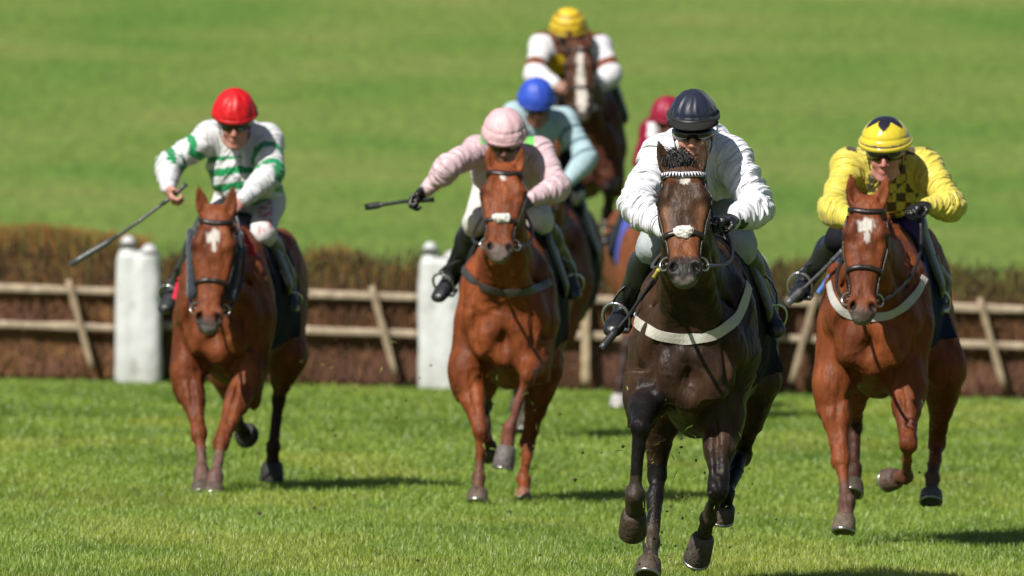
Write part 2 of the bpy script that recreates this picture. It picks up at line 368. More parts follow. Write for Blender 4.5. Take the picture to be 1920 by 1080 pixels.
# ------------------------------------------------------------------ hurdles and their white posts
HD = 90.7
def hx(px): return (px-960)/F_PX*HD
def hurdle(px0, px1, label, seed, greenish, vertical=False):
    rg = np.random.default_rng(seed); x0, x1 = hx(px0)+.02, hx(px1)-.02; xc = (x0+x1)/2
    o = thing('brush_hurdle', label, 'hurdle', (xc, HD, float(gz(xc, HD))), 'brush hurdles in the row across the course')
    def gp(x, z, y=0.): return np.array([x, HD+y, float(gz(x, HD))+z])
    lean = .18
    # birch brush: packed twigs, leaning a little away from the runners
    V, F, C = [], [], []; n = 9000
    X = rg.uniform(x0, x1, n); Yb = rg.uniform(.02, .26, n)
    top = (1.0, .87, .86, .86)[seed-1]+.19*vnoise(np.stack([X*2.1, 0*X+seed, 0*X], 1))+rg.normal(0, .03, n)+.05*greenish*vnoise(np.stack([X*1.3, 0*X, 0*X+5], 1))
    low = np.where(rg.random(n) < .45, rg.uniform(.55, .72, n), rg.uniform(0.0, .25, n))
    topz = np.where(rg.random(n) < .32, rg.uniform(.35, .75, n), top)
    topz = np.maximum(topz, low+.1)
    nb = vnoise(np.stack([X*1.7, 0*X+seed*3, 0*X], 1))
    for i in range(n):
        sw = rg.normal(0, .075); tw = .003+.005*rg.random(); a = gp(X[i], low[i], Yb[i]+low[i]*lean*.3); b = gp(X[i]+sw, topz[i], Yb[i]+topz[i]*lean*.3+rg.normal(0, .02))
        k = len(V); V += [a-[tw, 0, 0], a+[tw, 0, 0], b+[tw*.6, 0, 0], b-[tw*.6, 0, 0]]; F += [[k, k+1, k+2, k+3]]
        base = np.array([.075, .046, .026]) if low[i] > .4 else np.array([.165, .080, .060])
        base = base*(.55+.9*rg.random()); base = base*np.array([1.12, .98, .9])*(1-.25*nb[i])+np.array([.16, .08, .03])*.3*nb[i]*(1 if seed < 3 else .6)
        tipc = np.array([.23, .115, .03]) if rg.random() > greenish else np.array([.16, .17, .04])
        t2 = tipc if topz[i] > .85 else base*1.15
        C += [base, base, t2, t2]
    for i in range(9000):                                                  # broken ends and side twigs facing the runners
        x = rg.uniform(x0, x1); z = rg.uniform(.02, 1.0) if rg.random() < .35 else rg.uniform(.02, .68); t = rg.normal(0, .7); ln = rg.uniform(.05, .16); y = .02+.10*z*rg.random()+rg.uniform(-.03, .05)
        a = gp(x, z, y); b = a+ln*np.array([math.sin(t), -.25*rg.random(), math.cos(t)]); tw = rg.uniform(.004, .009); k = len(V)
        V += [a-[tw, 0, 0], a+[tw, 0, 0], b+[tw*.5, 0, .002], b-[tw*.5, 0, -.002]]; F += [[k, k+1, k+2, k+3]]
        nz_ = float(vnoise(np.array([[x*2.2, z*4.5, seed*2.]]))[0]); c = np.array([.205, .098, .072])*(1-nz_)+np.array([.24, .12, .045])*nz_*(1.15 if seed == 1 else .7)
        if z > .72: c = np.array([.075, .046, .026])*(1-.3*greenish)+np.array([.09, .085, .02])*.5*greenish*nz_
        c = c*rg.uniform(.45, 1.45); C += [c]*4
    mk('brush', np.array(V), F, M['twig'], o, False, np.array(C))
    m = MB()
    for z0, z1, y in ((.02, .46, .13), (.46, .90, .19)):
        m.put([gp(x0, z0, y), gp(x1, z0, y), gp(x1, z1, y+.05), gp(x0, z1, y+.05), gp(x0, z0, y+.1), gp(x1, z0, y+.1), gp(x1, z1, y+.13), gp(x0, z1, y+.13)],
              [[0, 1, 2, 3], [7, 6, 5, 4], [0, 3, 7, 4], [1, 5, 6, 2], [3, 2, 6, 7], [0, 4, 5, 1]], (.070, .043, .032))
    m.build('brush_core', M['twig'], o, False)
    def beam(a, b, hw, hd, col, name):
        a = np.asarray(a); b = np.asarray(b); t = nrm(b-a); y = nrm(np.array([0, 1., 0])-t*t[1]); z = np.cross(t, y); q = MB(); N = 9
        for k in range(N):
            p = a+(b-a)*k/N; p2 = a+(b-a)*(k+1)/N
        Vv = []; Ff = []
        for k in range(N+1):
            p = a+(b-a)*k/N; jx = 1+rg.normal(0, .10)
            for sy, sz in ((-1, -.8), (-.8, -1), (.8, -1), (1, -.8), (1, .8), (.8, 1), (-.8, 1), (-1, .8)): Vv.append(p+y*sy*hd+z*sz*hw*jx)
        for k in range(N):
            for j in range(8): Ff.append([k*8+j, k*8+(j+1) % 8, (k+1)*8+(j+1) % 8, (k+1)*8+j])
        Ff += [list(range(8))[::-1], [N*8+j for j in range(8)]]; q.put(Vv, Ff, col); q.build(name, M['wood'], o)
    tan = (.44, .35, .25)
    beam(gp(x0, .745, -.03), gp(x1, .715, -.03), .031, .028, tan, 'rail'); beam(gp(x0, .455, -.06), gp(x1, .425, -.06), .031, .028, tan, 'rail')
    s = 175/235.2
    for sg in (-1, 1):
        beam(gp(xc+sg*(s-.09), .80, -.085), gp(xc+sg*(s+.10), .10, -.16), .025, .022, (.30, .23, .15), 'prop')
    if vertical: beam(gp(xc-.06, .74, -.095), gp(xc-.06, .05, -.16), .036, .025, (.40, .31, .19), 'stake')
posts = [-310, 260, 826, 1398, 1966]
hl = ['brush hurdle section at the left edge, left of the white post behind the red cap',
      'brush hurdle section between the two left white posts',
      'brush hurdle section behind the dark horse, with an upright centre stake',
      'brush hurdle section on the right behind the yellow jockey, greener on top']
for i in range(4): hurdle(posts[i], posts[i+1], hl[i], i+1, (.35, .45, .4, .75)[i], i == 2)
def wpost(px, label):
    x = hx(px); y = HD-.26; z0 = float(gz(x, y)); b = np.array([x, y, z0])
    o = thing('padded_post', label, 'post', b, 'white twin-topped posts between the hurdle sections')
    f = Field(); tops = []
    for k, (dx, h, dy) in enumerate(((-.070, 1.17, .02), (.082, 1.10, -.02))):
        c = b+[dx, dy, 0]; sg = .012*(1 if k else -1)
        f.loft(c, (0, 0, 1), (0, 1, 0), (1, 0, 0), [-.02, 0, .06, .3, .75, .95, 1.02, 1.03], [.098, .108, .115, .112, .108, .10, .085, .05], [.1]*7+[.05], [.1]*7+[.05], .05, 2.4)
        f.rc(c+[sg, 0, 1.0], c+[sg, 0, h-.06], .070, .060, .05); tops.append(c+[sg, -.03, h-.085])
    V, Qd = f.build(.016); V = V+vnormals(V, Qd)*(.030*(fbm(V*[7, 7, 4]+px, 3)-.5))[:, None]
    gr = .55*ss(.35, .0, V[:, 2]-z0)*fbm(V*[14, 14, 5], 3)+.35*ss(.62, .75, fbm(V*[11, 11, 6]+9, 3))
    p = mk('padded_upright', V, Qd, M['plastic'], o, True, mix(np.tile([.62, .63, .62], (len(V), 1)), (.25, .25, .20), np.clip(gr, 0, .7)))
    for t in tops:
        m = MB(); m.torus(t, (0, .3, 1), .055, .016, 18, 6, col=(.16, .16, .15)); m.build('strap', M['cloth'], p)
wpost(260, 'white padded post with two rounded tops standing behind the red-capped jockey')
wpost(826, 'white padded post with two rounded tops standing beside the pink jockey')
wpost(1398, 'white padded post mostly hidden behind the dark horse')
# ------------------------------------------------------------------ horses
HORSES = 'racehorses galloping towards the camera'
CHEST = np.array([.30, .082, .026])
def make_horse(label, d, O, yaw, head, legs, coat, h=.010, pitch=0., ks=1.0, gloss=False, hs=1.0, neck=1.0, tack=None, ears=((-.10, .04), (.10, .04)), roll=0.):
    tack = tack or {}
    O = W(O[0], O[1], d); yw = math.radians(yaw); pt = math.radians(pitch)
    B = np.array([math.sin(yw)*math.cos(pt), math.cos(yw)*math.cos(pt), math.sin(pt)])
    R = nrm(np.array([math.cos(yw), -math.sin(yw), 0])); Up = np.cross(R, B)
    def L(r, b, z): return O+(R*r+B*b+Up*z)*ks
    root = thing('horse', label, 'horse', (O[0], O[1]+.7, float(gz(O[0], O[1]+.7))), HORSES)
    f = Field(); k_ = ks
    us = np.array([-.10, -.07, -.02, .05, .16, .3, .5, .8, 1.05, 1.25, 1.42, 1.56, 1.64])*k_
    f.loft(O, B, Up, R, us, np.array([.03, .11, .175, .215, .245, .25, .255, .27, .265, .26, .215, .14, .03])*k_,
           np.array([.03, .10, .17, .26, .38, .47, .50, .43, .45, .46, .39, .24, .05])*k_,
           np.array([.05, .14, .24, .31, .36, .375, .37, .36, .30, .24, .19, .12, .03])*k_, .05, 2.2)
    for s in (-1, 1):
        f.ell(L(s*.095, -.06, -.15), np.array([.105, .085, .125])*k_, [R, B, Up], .02)                 # pectorals
        f.ell(L(s*.16, -.01, .02), np.array([.075, .10, .13])*k_, [R+.3*s*Up, B, Up], .05)             # point of shoulder
        f.ell(L(s*.20, .20, .02), np.array([.08, .14, .27])*k_, [R, B+.35*Up, Up-.35*B], .06)          # shoulder blade
        f.ell(L(s*.115, 1.28, .16), np.array([.135, .28, .27])*k_, [R, B, Up], .09)                     # quarters
    f.rc(L(0, -.125, .0), L(0, -.145, -.24), .018, .020, .05, sub=True)                               # groove between the pectorals
    f.rc(L(0, -.05, -.26), L(0, .25, -.34), .07, .10, .06)
    for s in (-1, 1):
        f.rc(L(s*.150, -.100, .13), L(s*.165, -.096, -.24), .004, .014, .05, sub=True)                 # furrow between breast and shoulder
        f.rc(L(s*.205, .02, -.10), L(s*.235, .10, .20), .008, .006, .04, sub=True); f.rc(L(s*.11, -.12, -.30), L(s*.17, -.05, -.30), .014, .014, .04, sub=True)
        f.ell(L(s*.055, -.105, -.10), np.array([.045, .04, .075])*k_, [R+.4*s*Up, B, Up-.4*s*R], .02); f.ell(L(s*.115, -.085, -.22), np.array([.05, .04, .05])*k_, None, .02)
    # head frame
    hp, hn = W(head[0], head[1], d+head[2]), W(head[3], head[4], d+head[5])
    U = nrm(hn-hp); hl = np.linalg.norm(hn-hp); q = hl/.60*hs; hw = q*head[6] if len(head) > 6 else q
    lat = nrm(np.array([math.cos(roll), 0, math.sin(roll)])); Vf = nrm(np.cross(lat, U)); Vf = Vf if Vf[1] < 0 else -Vf; Wl = nrm(np.cross(U, Vf)); Wl = Wl if Wl[0] > 0 else -Wl
    def H(u, w_, v): return hp+U*u*q+Wl*w_*hw+Vf*v*q
    # neck
    nb = L(0, .12, .20); nt = H(.10, 0, -.10); ax = nt-nb; nl = np.linalg.norm(ax); au = ax/nl
    nv = nrm(Up-au*(Up@au)); nR = nrm(np.cross(nv, au)); nR = nR if nR@R > 0 else -nR
    f.loft(nb, au, nv, nR, np.array([-.20, -.08, .1, .3, .55, .8, 1.0, 1.08])*nl, np.array([.06, .175, .165, .135, .112, .098, .088, .05])*k_*neck,
           np.array([.05, .20, .215, .19, .165, .14, .10, .05])*k_, np.array([.06, .29, .285, .235, .19, .155, .115, .06])*k_, .11, 2.15)
    for s in (-1, 1):
        f.rc(L(s*.085, -.02, .02), nb+au*nl*.8-nv*.10*k_+nR*s*.05, .065*k_, .045, .05)                 # strap muscles of the neck
    for s in (-1, 1): f.rc(nb+au*nl*.05+nR*s*.155-nv*.10, nb+au*nl*.85+nR*s*.085-nv*.06, .010, .008, .045, sub=True)   # jugular furrow
    uu = np.array([-.055, -.02, .05, .12, .18, .24, .31, .38, .45, .51, .56, .595, .615])
    f.loft(hp, U, Vf, Wl, uu*q, np.array([.03, .066, .088, .102, .106, .096, .079, .067, .060, .063, .060, .046, .015])*hw,
           np.array([.015, .04, .052, .058, .058, .055, .05, .046, .044, .046, .042, .03, .01])*q,
           np.array([.03, .08, .13, .155, .165, .155, .125, .098, .082, .076, .07, .05, .015])*q, .03, 2.45)
    for s in (-1, 1):
        f.ell(H(.165, s*.094, .012), np.array([.026, .030, .040])*q, [Wl, Vf, U], .025)               # brow over the eye
        f.rc(H(.10, s*.062, .045), H(.16, s*.075, .045), .018*q, .014*q, .03)
        f.rc(H(.23, s*.078, .005), H(.34, s*.062, .0), .016*q, .010*q, .03)                            # cheek ridge
        f.ell(H(.20, s*.074, -.085), np.array([.035, .075, .085])*q, [Wl, Vf, U], .03)                 # jowl
        f.ell(H(.525, s*.050, .022), np.array([.026, .028, .042])*q, [Wl, Vf, U], .018)                # nostril rim
        f.ell(H(.535, s*.046, .052), np.array([.016, .032, .030])*q, [Wl-.55*s*U*1.0, Vf, U+.55*s*Wl], .008, sub=True)
        f.ell(H(.178, s*.118, .012), np.array([.016, .022, .022])*q, [Wl, Vf, U], .008, sub=True)      # eye socket
        f.rc(H(.12, s*.118, -.01), H(.30, s*.095, -.02), .008, .006, .03, sub=True)
    for s in (-1, 1):
        f.rc(H(.22, s*.056, .062), H(.42, s*.050, .052), .012*q, .010*q, .03, sub=True); f.ell(H(.075, s*.088, .03), np.array([.016, .022, .03])*q, [Wl, Vf, U], .02, sub=True)
        f.rc(H(.24, s*.090, -.02), H(.36, s*.066, -.015), .013*q, .008*q, .02)
    f.rc(H(.27, 0, .066), H(.48, 0, .058), .01, .008, .05, sub=True)
    f.rc(H(.588, -.03, .008), H(.588, .03, .008), .004, .004, .012, sub=True)                          # mouth line
    f.ell(H(.575, 0, -.028), np.array([.038, .032, .034])*q, [Wl, Vf, U], .02)                         # lower lip
    for s, (ox, fw) in zip((-1, 1), ears):
        eb = H(.005, s*.062, -.012); ez = nrm(np.array([ox, -fw, 1.0])*1.0); ev = nrm(np.array([-.25*s, -1, 0])-ez*(np.array([-.25*s, -1, 0])@ez)); ew = np.cross(ez, ev)
        ln = .168*q
        f.loft(eb, ez, ev, ew, np.array([-.05, .02, .22, .5, .78, 1.0])*ln, np.array([.020, .028, .036, .034, .020, .003])*q,
               np.array([.018, .024, .024, .018, .012, .003])*q, np.array([.02, .024, .022, .018, .012, .003])*q, .022, 2)
        f.ell(eb+ez*ln*.50+ev*.022*q, np.array([.021*q, .017*q, .40*ln]), [ew, ev, ez], .008, sub=True)
    # legs
    hoofs = []; chains = []
    for lg in legs:
        s = lg['s']; P = [W(a, b, d+c) for a, b, c in lg['p']]; r = lg.get('r', {}); e, kn, fe, to = P; kk = ks*lg.get('k', 1)
        hx_ = nrm(to-fe); pa = fe+(to-fe)*.5
        side = R; fwd = -B
        if lg['t'] == 'fore':
            sh = L(s*.175, .13, -.06)
            f.rc(sh, e, .125*kk, .098*kk, .06)
            f.rc(e, e+(kn-e)*.5, .088*kk, .068*kk, .06); f.rc(e+(kn-e)*.4, kn, .066*kk, .043*kk, .03)
            f.rc(e+(kn-e)*.1-B*.085*kk-R*s*.02, e+(kn-e)*.75-B*.055*kk, .006, .005, .035, sub=True)
            f.ell(e+(kn-e)*.18+R*s*.03*kk, np.array([.07, .085, .11])*kk, [R, B, nrm(e-kn)], .05)
            f.ell(kn, np.array([.047, .048, .056])*kk, [R, nrm(np.cross(R, kn-fe)), nrm(kn-fe)], .022)
            f.rc(kn, fe, .032*kk, .026*kk, .016); bk = nrm(np.cross(nrm(np.cross(kn-fe, B)), kn-fe)); bk = bk if bk@B > 0 else -bk
            f.rc(kn+bk*.022*kk, fe+bk*.018*kk, .020*kk, .020*kk, .015)
        else:
            hp_ = L(s*.10, 1.22, .12)
            f.rc(hp_, e, .16*kk, .105*kk, .09); f.rc(L(s*.12, 1.48, .05), e+(kn-e)*.3, .10*kk, .075*kk, .08)
            f.rc(e, e+(kn-e)*.55, .095*kk, .062*kk, .06); f.rc(e+(kn-e)*.45, kn, .062*kk, .040*kk, .04)
            bk = nrm(np.cross(nrm(np.cross(kn-fe, B)), kn-fe)); bk = bk if bk@B > 0 else -bk
            f.ell(kn, np.array([.042, .056, .06])*kk, [R, bk, nrm(kn-fe)], .022); f.rc(kn, kn+bk*.045*kk+(kn-fe)*.12, .03*kk, .022*kk, .02)
            f.rc(kn, fe, .037*kk, .030*kk, .018); f.rc(kn+bk*.02*kk, fe+bk*.018*kk, .020*kk, .020*kk, .015)
        f.ell(fe, np.array([.041, .046, .045])*kk, [R, B, Up], .02); f.rc(fe, pa, .036*kk*r.get('p', 1), .040*kk*r.get('p', 1), .015)
        hoofs.append((fe, pa, to, kk, lg)); chains.append((e, kn, fe, to, lg))
    V, Qd = f.build(h, 1); N = vnormals(V, Qd)
    # lean muscle and vein relief
    rel = .012*(fbm(V*[9, 9, 6], 3)-.5)+.005*((1-np.abs(2*vnoise(V*[13, 13, 7]+2.5*vnoise(V*6)[:, None])-1))**6)-.006*((1-np.abs(2*vnoise(V*[6, 6, 3.2]+2*vnoise(V*4)[:, None])-1))**5)
    inh = (V-hp)@U/q; ish = (inh > -.25) & (inh < .66) & (np.linalg.norm(V-(hp+np.outer(inh*q, U)), axis=1) < .24*q)
    V = V+N*(rel*np.where(ish, .6, 1))[:, None]
    hu = inh; hw_ = (V-hp)@Wl/hw; hv = (V-hp)@Vf/q
    c = coat(V, N, hu, hw_, hv, ish, chains, lambda u: np.stack([(u-O)@R, (u-O)@B, (u-O)@Up], 1)/ks)
    cm = M['wetcoat'] if gloss else M['coat']
    body = mk('body', V, Qd, cm, root, True, c)
    bvh = BVHTree.FromPolygons([tuple(x) for x in V], [tuple(map(int, x)) for x in Qd])
    ctx = dict(root=root, body=body, bvh=bvh, V=V, Q=Qd, N=N, L=L, H=H, O=O, R=R, B=B, Up=Up, d=d, hp=hp, U=U, Vf=Vf, Wl=Wl, q=q, hw=hw, ks=ks, nb=nb, nt=nt, nv=nv, nR=nR, au=au, nl=nl)
    # eyes
    for s in (-1, 1):
        e_ = H(.178, s*.102, .012); E = Field(); E.ell(e_, np.array([.017, .021, .019])*q, [Wl, Vf, U]); v2, q2 = E.build(.006)
        mk('eye', v2, q2, M['eye'], root)
    # hooves with their steel shoes
    for fe, pa, to, kk, lg in hoofs:
        ax = nrm(to-pa); ln = np.linalg.norm(to-pa); fw = -B-ax*(-B@ax); fw = nrm(fw) if np.linalg.norm(fw) > .1 else nrm(-Up); sd = np.cross(ax, fw)
        m = MB(); n = 24; Vh = []; Fh = []; prof = [(-.12, .043, 0), (.0, .051, .0), (.08, .055, .003), (.5, .059, .009), (.9, .063, .014), (.98, .061, .015), (1.0, .056, .014), (1.0, .042, .012), (.88, .03, .01)]
        hc = np.array(lg.get('hoof', (.075, .055, .038)))
        for t, r_, o_ in prof:
            for i in range(n):
                a = 2*math.pi*i/n; rr = r_*kk*(1-.16*(math.sin(a) < -.5)*abs(math.sin(a)))*lg.get('hk', 1)
                Vh.append(pa+ax*ln*t+fw*(o_*kk+rr*1.06*math.sin(a))+sd*rr*math.cos(a))
        for j in range(len(prof)-1):
            for i in range(n): Fh.append([j*n+i, j*n+(i+1) % n, (j+1)*n+(i+1) % n, (j+1)*n+i])
        Fh.append([(len(prof)-1)*n+i for i in range(n)]); Fh.append(list(range(n))[::-1])
        Vh = np.array(Vh); cl = fbm(Vh*[30, 30, 30], 3); cc = mix(np.tile(hc*.55, (len(Vh), 1)), hc*1.5, cl)
        ho = mk('hoof', Vh, Fh, M['hoof'], root, True, cc)
        if lg.get('shoe', True):
            sm = MB(); pts = []
            for i in range(15):
                a = math.radians(-50+280*i/14); pts.append(pa+ax*ln*1.02+fw*(.02*kk+.058*kk*math.sin(a))+sd*.056*kk*math.cos(a))
            sm.tube(pts, .0075, 6, (.45, .43, .40)); sm.build('shoe', M['metal'], ho)
    # tail
    tm = MB(); tb = L(0, 1.60, .30)
    for i in range(70):
        a = tb+R*random.gauss(0, .02)+Up*random.gauss(0, .015); p1 = a+B*.12+Up*.05+R*random.uniform(-.03, .03); p2 = p1+B*random.uniform(.15, .3)-Up*random.uniform(.05, .18)+R*random.uniform(-.05, .05)
        p3 = p2+B*random.uniform(.1, .25)-Up*random.uniform(.2, .35)+R*random.uniform(-.05, .05); tm.tube([a, p1, p2, p3], [.012, .012, .009, .002], 4, tack.get('hair', (.02, .012, .008)))
    tm.build('tail', M['hair'], root)
    # mane and forelock
    hm = MB(); hc = tack.get('hair', (.02, .012, .008))
    def strip(pts, w0, col):
        m_ = len(pts); n_ = [Vf]*m_; hm.ribbon(pts, n_, [w0*(1-.85*i/(m_-1)) for i in range(m_)], .002, col)
    for i in range(tack.get('mane', 90)):
        t = random.uniform(.12, 1.0); c0 = nb+au*nl*t+nv*(np.interp(t, [0, .3, .55, .8, 1], [.21, .19, .165, .14, .10])*ks-.012)
        s = random.choice((-1, 1, 1)); o = nR*s*.03; ln = random.uniform(.06, .12)
        strip([c0, c0+nv*.028+o*.6, c0+nv*.02+o*1.6+nR*s*ln*.4, c0-nv*ln*.6+o*1.5+nR*s*ln*.55], .014, np.array(hc)*random.uniform(.6, 1.5))
    hm.build('mane', M['hair'], root); hm = MB()
    fl = tack.get('forelock', .05)
    for i in range(tack.get('nfore', 46)):
        a = H(-.02+random.uniform(-.03, .02), random.gauss(tack.get('fside', 0), .020), .03); top = a-U*(fl*random.uniform(.3, 1.1))+Wl*random.gauss(0, .012)+Vf*.02
        e_ = top-U*random.uniform(-.03, .01)+Wl*random.gauss(.006, .016)+Vf*random.uniform(-.0, .02)
        strip([a, (a+top)/2+Vf*.02, top, e_], .007, np.array(hc)*random.uniform(.6, 1.5))
    if hm.v: hm.build('forelock', M['hair'], root)
    bridle(ctx, tack)
    return ctx

def ray(ctx, o, dr, off=.003):
    h = ctx['bvh'].ray_cast(Vector(o), Vector(dr))
    if h[0] is None: return None
    n = np.array(h[1]); n = n if n@np.asarray(dr) < 0 else -n
    return np.array(h[0])+n*off, n
def loop(ctx, u, a0, a1, n=26, du=0., vc=-.03):
    'points round the head at station u, angle 0 = front of the face, positive to picture right'
    P, Nn = [], []
    for i in range(n):
        a = math.radians(a0+(a1-a0)*i/(n-1)); dr = ctx['Vf']*math.cos(a)+ctx['Wl']*math.sin(a)
        c = ctx['hp']+ctx['U']*(u+du*(1-math.cos(a)))*ctx['q']+ctx['Vf']*vc*ctx['q']; r = ray(ctx, c+dr*.4, -dr)
        if r: P.append(r[0]); Nn.append(r[1])
    return P, Nn
def bridle(ctx, t):
    H, q = ctx['H'], ctx['q']; lc = np.array(t.get('leather', (.018, .012, .010)))
    br = None
    P, Nn = loop(ctx, .052, -100, 100, 41, du=-.035); m = MB()
    if t.get('browband') == 'white':
        m.ribbon(P, Nn, .026, .006, (.75, .76, .80)); br = m.build('browband', M['cloth'], ctx['root'])
        tm = MB(); tot = len(P)
        seg = np.cumsum([0]+[np.linalg.norm(P[i+1]-P[i]) for i in range(tot-1)]); K = 19
        for k in range(K):
            sl_ = seg[-1]*(.12+.76*(k+.5)/K); i = min(np.searchsorted(seg, sl_), tot-2)
            tt = nrm(P[i+1]-P[i]); b = np.cross(tt, Nn[i]); b = b if b@ctx['U'] > 0 else -b; c = P[i]+(sl_-seg[i])*tt+Nn[i]*.0085; wd = seg[-1]*.76/K*.5
            v = [c-b*.012-tt*wd*.0, c+b*.013-tt*wd, c+b*.013+tt*wd]; tm.put(v+[x-Nn[i]*.003 for x in v], [[0, 1, 2], [5, 4, 3], [0, 3, 4, 1], [1, 4, 5, 2], [2, 5, 3, 0]], (.02, .02, .025))
        tm.build('browband_triangles', M['cloth'], br, False)
    else:
        m.ribbon(P, Nn, .024, .006, lc); br = m.build('browband', M['leather'], ctx['root'])
    # cheekpieces, noseband, headpiece
    m = MB(); un = t.get('nose_u', .345)
    for s in (-1, 1):
        P, Nn = [], []
        for i in range(16):
            u = .06+.41*i/15; a = s*math.radians(74-6*i/15); dr = ctx['Vf']*math.cos(a)+ctx['Wl']*math.sin(a); c = ctx['hp']+ctx['U']*u*q-ctx['Vf']*.03*q; r = ray(ctx, c+dr*.4, -dr)
            if r: P.append(r[0]); Nn.append(r[1])
        m.ribbon(P, Nn, .016, .005, lc)
    m.build('cheek_strap', M['leather'], ctx['root'])
    if t.get('noseband', True):
        P, Nn = loop(ctx, un, -150, 150, 40, du=.02); m = MB(); m.ribbon(P, Nn, .022, .006, lc); m.build('noseband', M['leather'], ctx['root'])
    if t.get('wool'):
        f = Field(); wr = t['wool']; P, Nn = loop(ctx, un-.004, -58*wr, 58*wr, 11)
        for i in range(len(P)-1):
            if t.get('woolgap') and 4 <= i <= 5: continue
            f.rc(P[i]+Nn[i]*.004, P[i+1]+Nn[i+1]*.004, .015, .015, .012)
        f.ell(P[len(P)//2]+ctx['U']*.018, (.030, .012, .016), [ctx['Wl'], ctx['Vf'], ctx['U']], .02)
        v, qd = f.build(.006); n_ = vnormals(v, qd); v = v+n_*(.012*(vnoise(v*110)-.4)+.008*(vnoise(v*60)-.5))[:, None]
        mk('sheepskin_noseband', v, qd, M['wool'], ctx['root'], True, np.tile([.74, .72, .66], (len(v), 1)))
    # bit rings
    for s in (-1, 1):
        c = H(.475, s*.078, -.035); m = MB(); m.torus(c, nrm(ctx['Wl']*s+ctx['Vf']*1.1), .030, .0045, 22, 6, col=(.6, .6, .58)); m.tube([c, H(.475, s*.04, -.03)], .006, 6, (.6, .6, .58))
        m.build('bit_ring', M['metal'], ctx['root'])
    ctx['bit'] = [H(.475, s*.09, -.05) for s in (-1, 1)]
def band(ctx, pts, name, wd, th, col, m='leather', dd=-.22, n=40, parent=None):
    'a strap laid on the body along a line that the camera sees'
    pts = np.array(pts, float); sg = np.concatenate([[0], np.cumsum(np.linalg.norm(np.diff(pts, axis=0), axis=1))]); P, Nn = [], []
    for x in np.linspace(0, sg[-1], n):
        px, py = np.interp(x, sg, pts[:, 0]), np.interp(x, sg, pts[:, 1]); a = W(px, py, ctx['d']+dd); r = ray(ctx, a, nrm(a-[0, 0, CAM_H]), .001)
        if r and (not P or np.linalg.norm(r[0]-P[-1]) < .25): P.append(r[0]); Nn.append(r[1])
    P = np.array(P); Nn = np.array(Nn)
    for _ in range(3):
        P[1:-1] = (P[:-2]+2*P[1:-1]+P[2:])/4; Nn[1:-1] = Nn[:-2]+2*Nn[1:-1]+Nn[2:]
    P = P+np.array([nrm(x) for x in Nn])*.005
    q = MB(); q.ribbon(list(P), list(Nn), wd, th, col); return q.build(name, M[m], parent or ctx['root'], False)
def shell(ctx, name, fmask, off, col, m='cloth', parent=None):
    'cloth lying on the body: the faces picked by fmask, lifted off and given thickness'
    V, Q, N = ctx['V'], ctx['Q'], ctx['N']; Nf = N.copy()
    for _ in range(4):
        A = np.zeros_like(Nf)
        for i in range(4): np.add.at(A, Q[:, i], Nf[Q[:, (i+1) % 4]]+Nf[Q[:, i]])
        Nf = A/np.maximum(np.linalg.norm(A, axis=1), 1e-9)[:, None]
    Qs = Q[fmask[Q].all(1)]
    if len(Qs) == 0: return None
    use = np.unique(Qs); mp = np.full(len(V), -1); mp[use] = np.arange(len(use)); Qs = mp[Qs]; n = len(use)
    lo = V[use]+Nf[use]*.002; hi = V[use]+Nf[use]*off[use][:, None]
    e = np.concatenate([Qs[:, [i, (i+1) % 4]] for i in range(4)]); key = np.sort(e, 1); _, inv, cnt = np.unique(key, axis=0, return_inverse=True, return_counts=True)
    be = e[cnt[inv.ravel()] == 1]; rim = np.stack([be[:, 1], be[:, 0], be[:, 0]+n, be[:, 1]+n], 1)
    F = np.concatenate([Qs[:, ::-1], Qs+n, rim]); c = col[use] if isinstance(col, np.ndarray) and col.ndim == 2 else np.tile(col, (n, 1))
    return mk(name, np.concatenate([lo, hi]), F, M[m], parent or ctx['root'], True, np.concatenate([c, c]))
def saddle(ctx, cloth=(.012, .012, .016), pad=(.02, .02, .022), low=-.26, b0=.36, b1=1.02):
    O, R, B, Up, L, ks = ctx['O'], ctx['R'], ctx['B'], ctx['Up'], ctx['L'], ctx['ks']; V = ctx['V']; D = V-O
    b = D@B/ks; z = D@Up/ks; r = D@R/ks
    m = (b > b0) & (b < b1) & (z > low+.12*(b-b0)) & (np.abs(r) < .36)  # real cloth, its default reach enlarged and dark to stand in for flank shade
    off = .011+.004*vnoise(V*14); shell(ctx, 'saddle_cloth', m, off, np.array(cloth))
    f = Field(); f.loft(L(0, 0, .50), B, Up, R, np.array([.44, .48, .58, .72, .84, .90])*ks, [.05, .12, .17, .18, .16, .06], [.045, .055, .03, .02, .045, .03], [.03, .06, .09, .09, .07, .03], .03)
    for s in (-1, 1): f.rc(L(s*.20, .55, .40), L(s*.295, .60, .14), .10, .07, .05, flat=(R, 3.2))
    v, qd = f.build(.016); sd = mk('saddle', v, qd, M['leather'], ctx['root'], True, np.tile(pad, (len(v), 1)))
    return sd
def stirrups(ctx, feet, col=(.65, .65, .66)):
    for (an, to), s in zip(feet, (-1, 1)):
        c = an+(to-an)*.62; ax = nrm(to-an); m = MB(); up = nrm(np.array([0, 0, 1.])-ax*ax[2]); sd = np.cross(ax, up); pts = []
        for i in range(17):
            a = math.radians(-35+250*i/16); pts.append(c+up*(.075*math.sin(a)-.0)+sd*.062*math.cos(a))
        m.tube(pts, .0075, 6, col); m.box(c-up*.052, (.055, .03, .008), [sd, ax, up], col); o = m.build('stirrup_iron', M['metal'], ctx['root'])
        q = MB(); tp = ctx['L'](s*.27, .60, .30); a = c+up*.08
        q.ribbon([tp, tp*.66+a*.34+ctx['R']*s*.02, tp*.33+a*.67+ctx['R']*s*.02, a], [ctx['R']*s]*4, .026, .005, (.015, .013, .013)); q.build('stirrup_leather', M['leather'], ctx['root'])
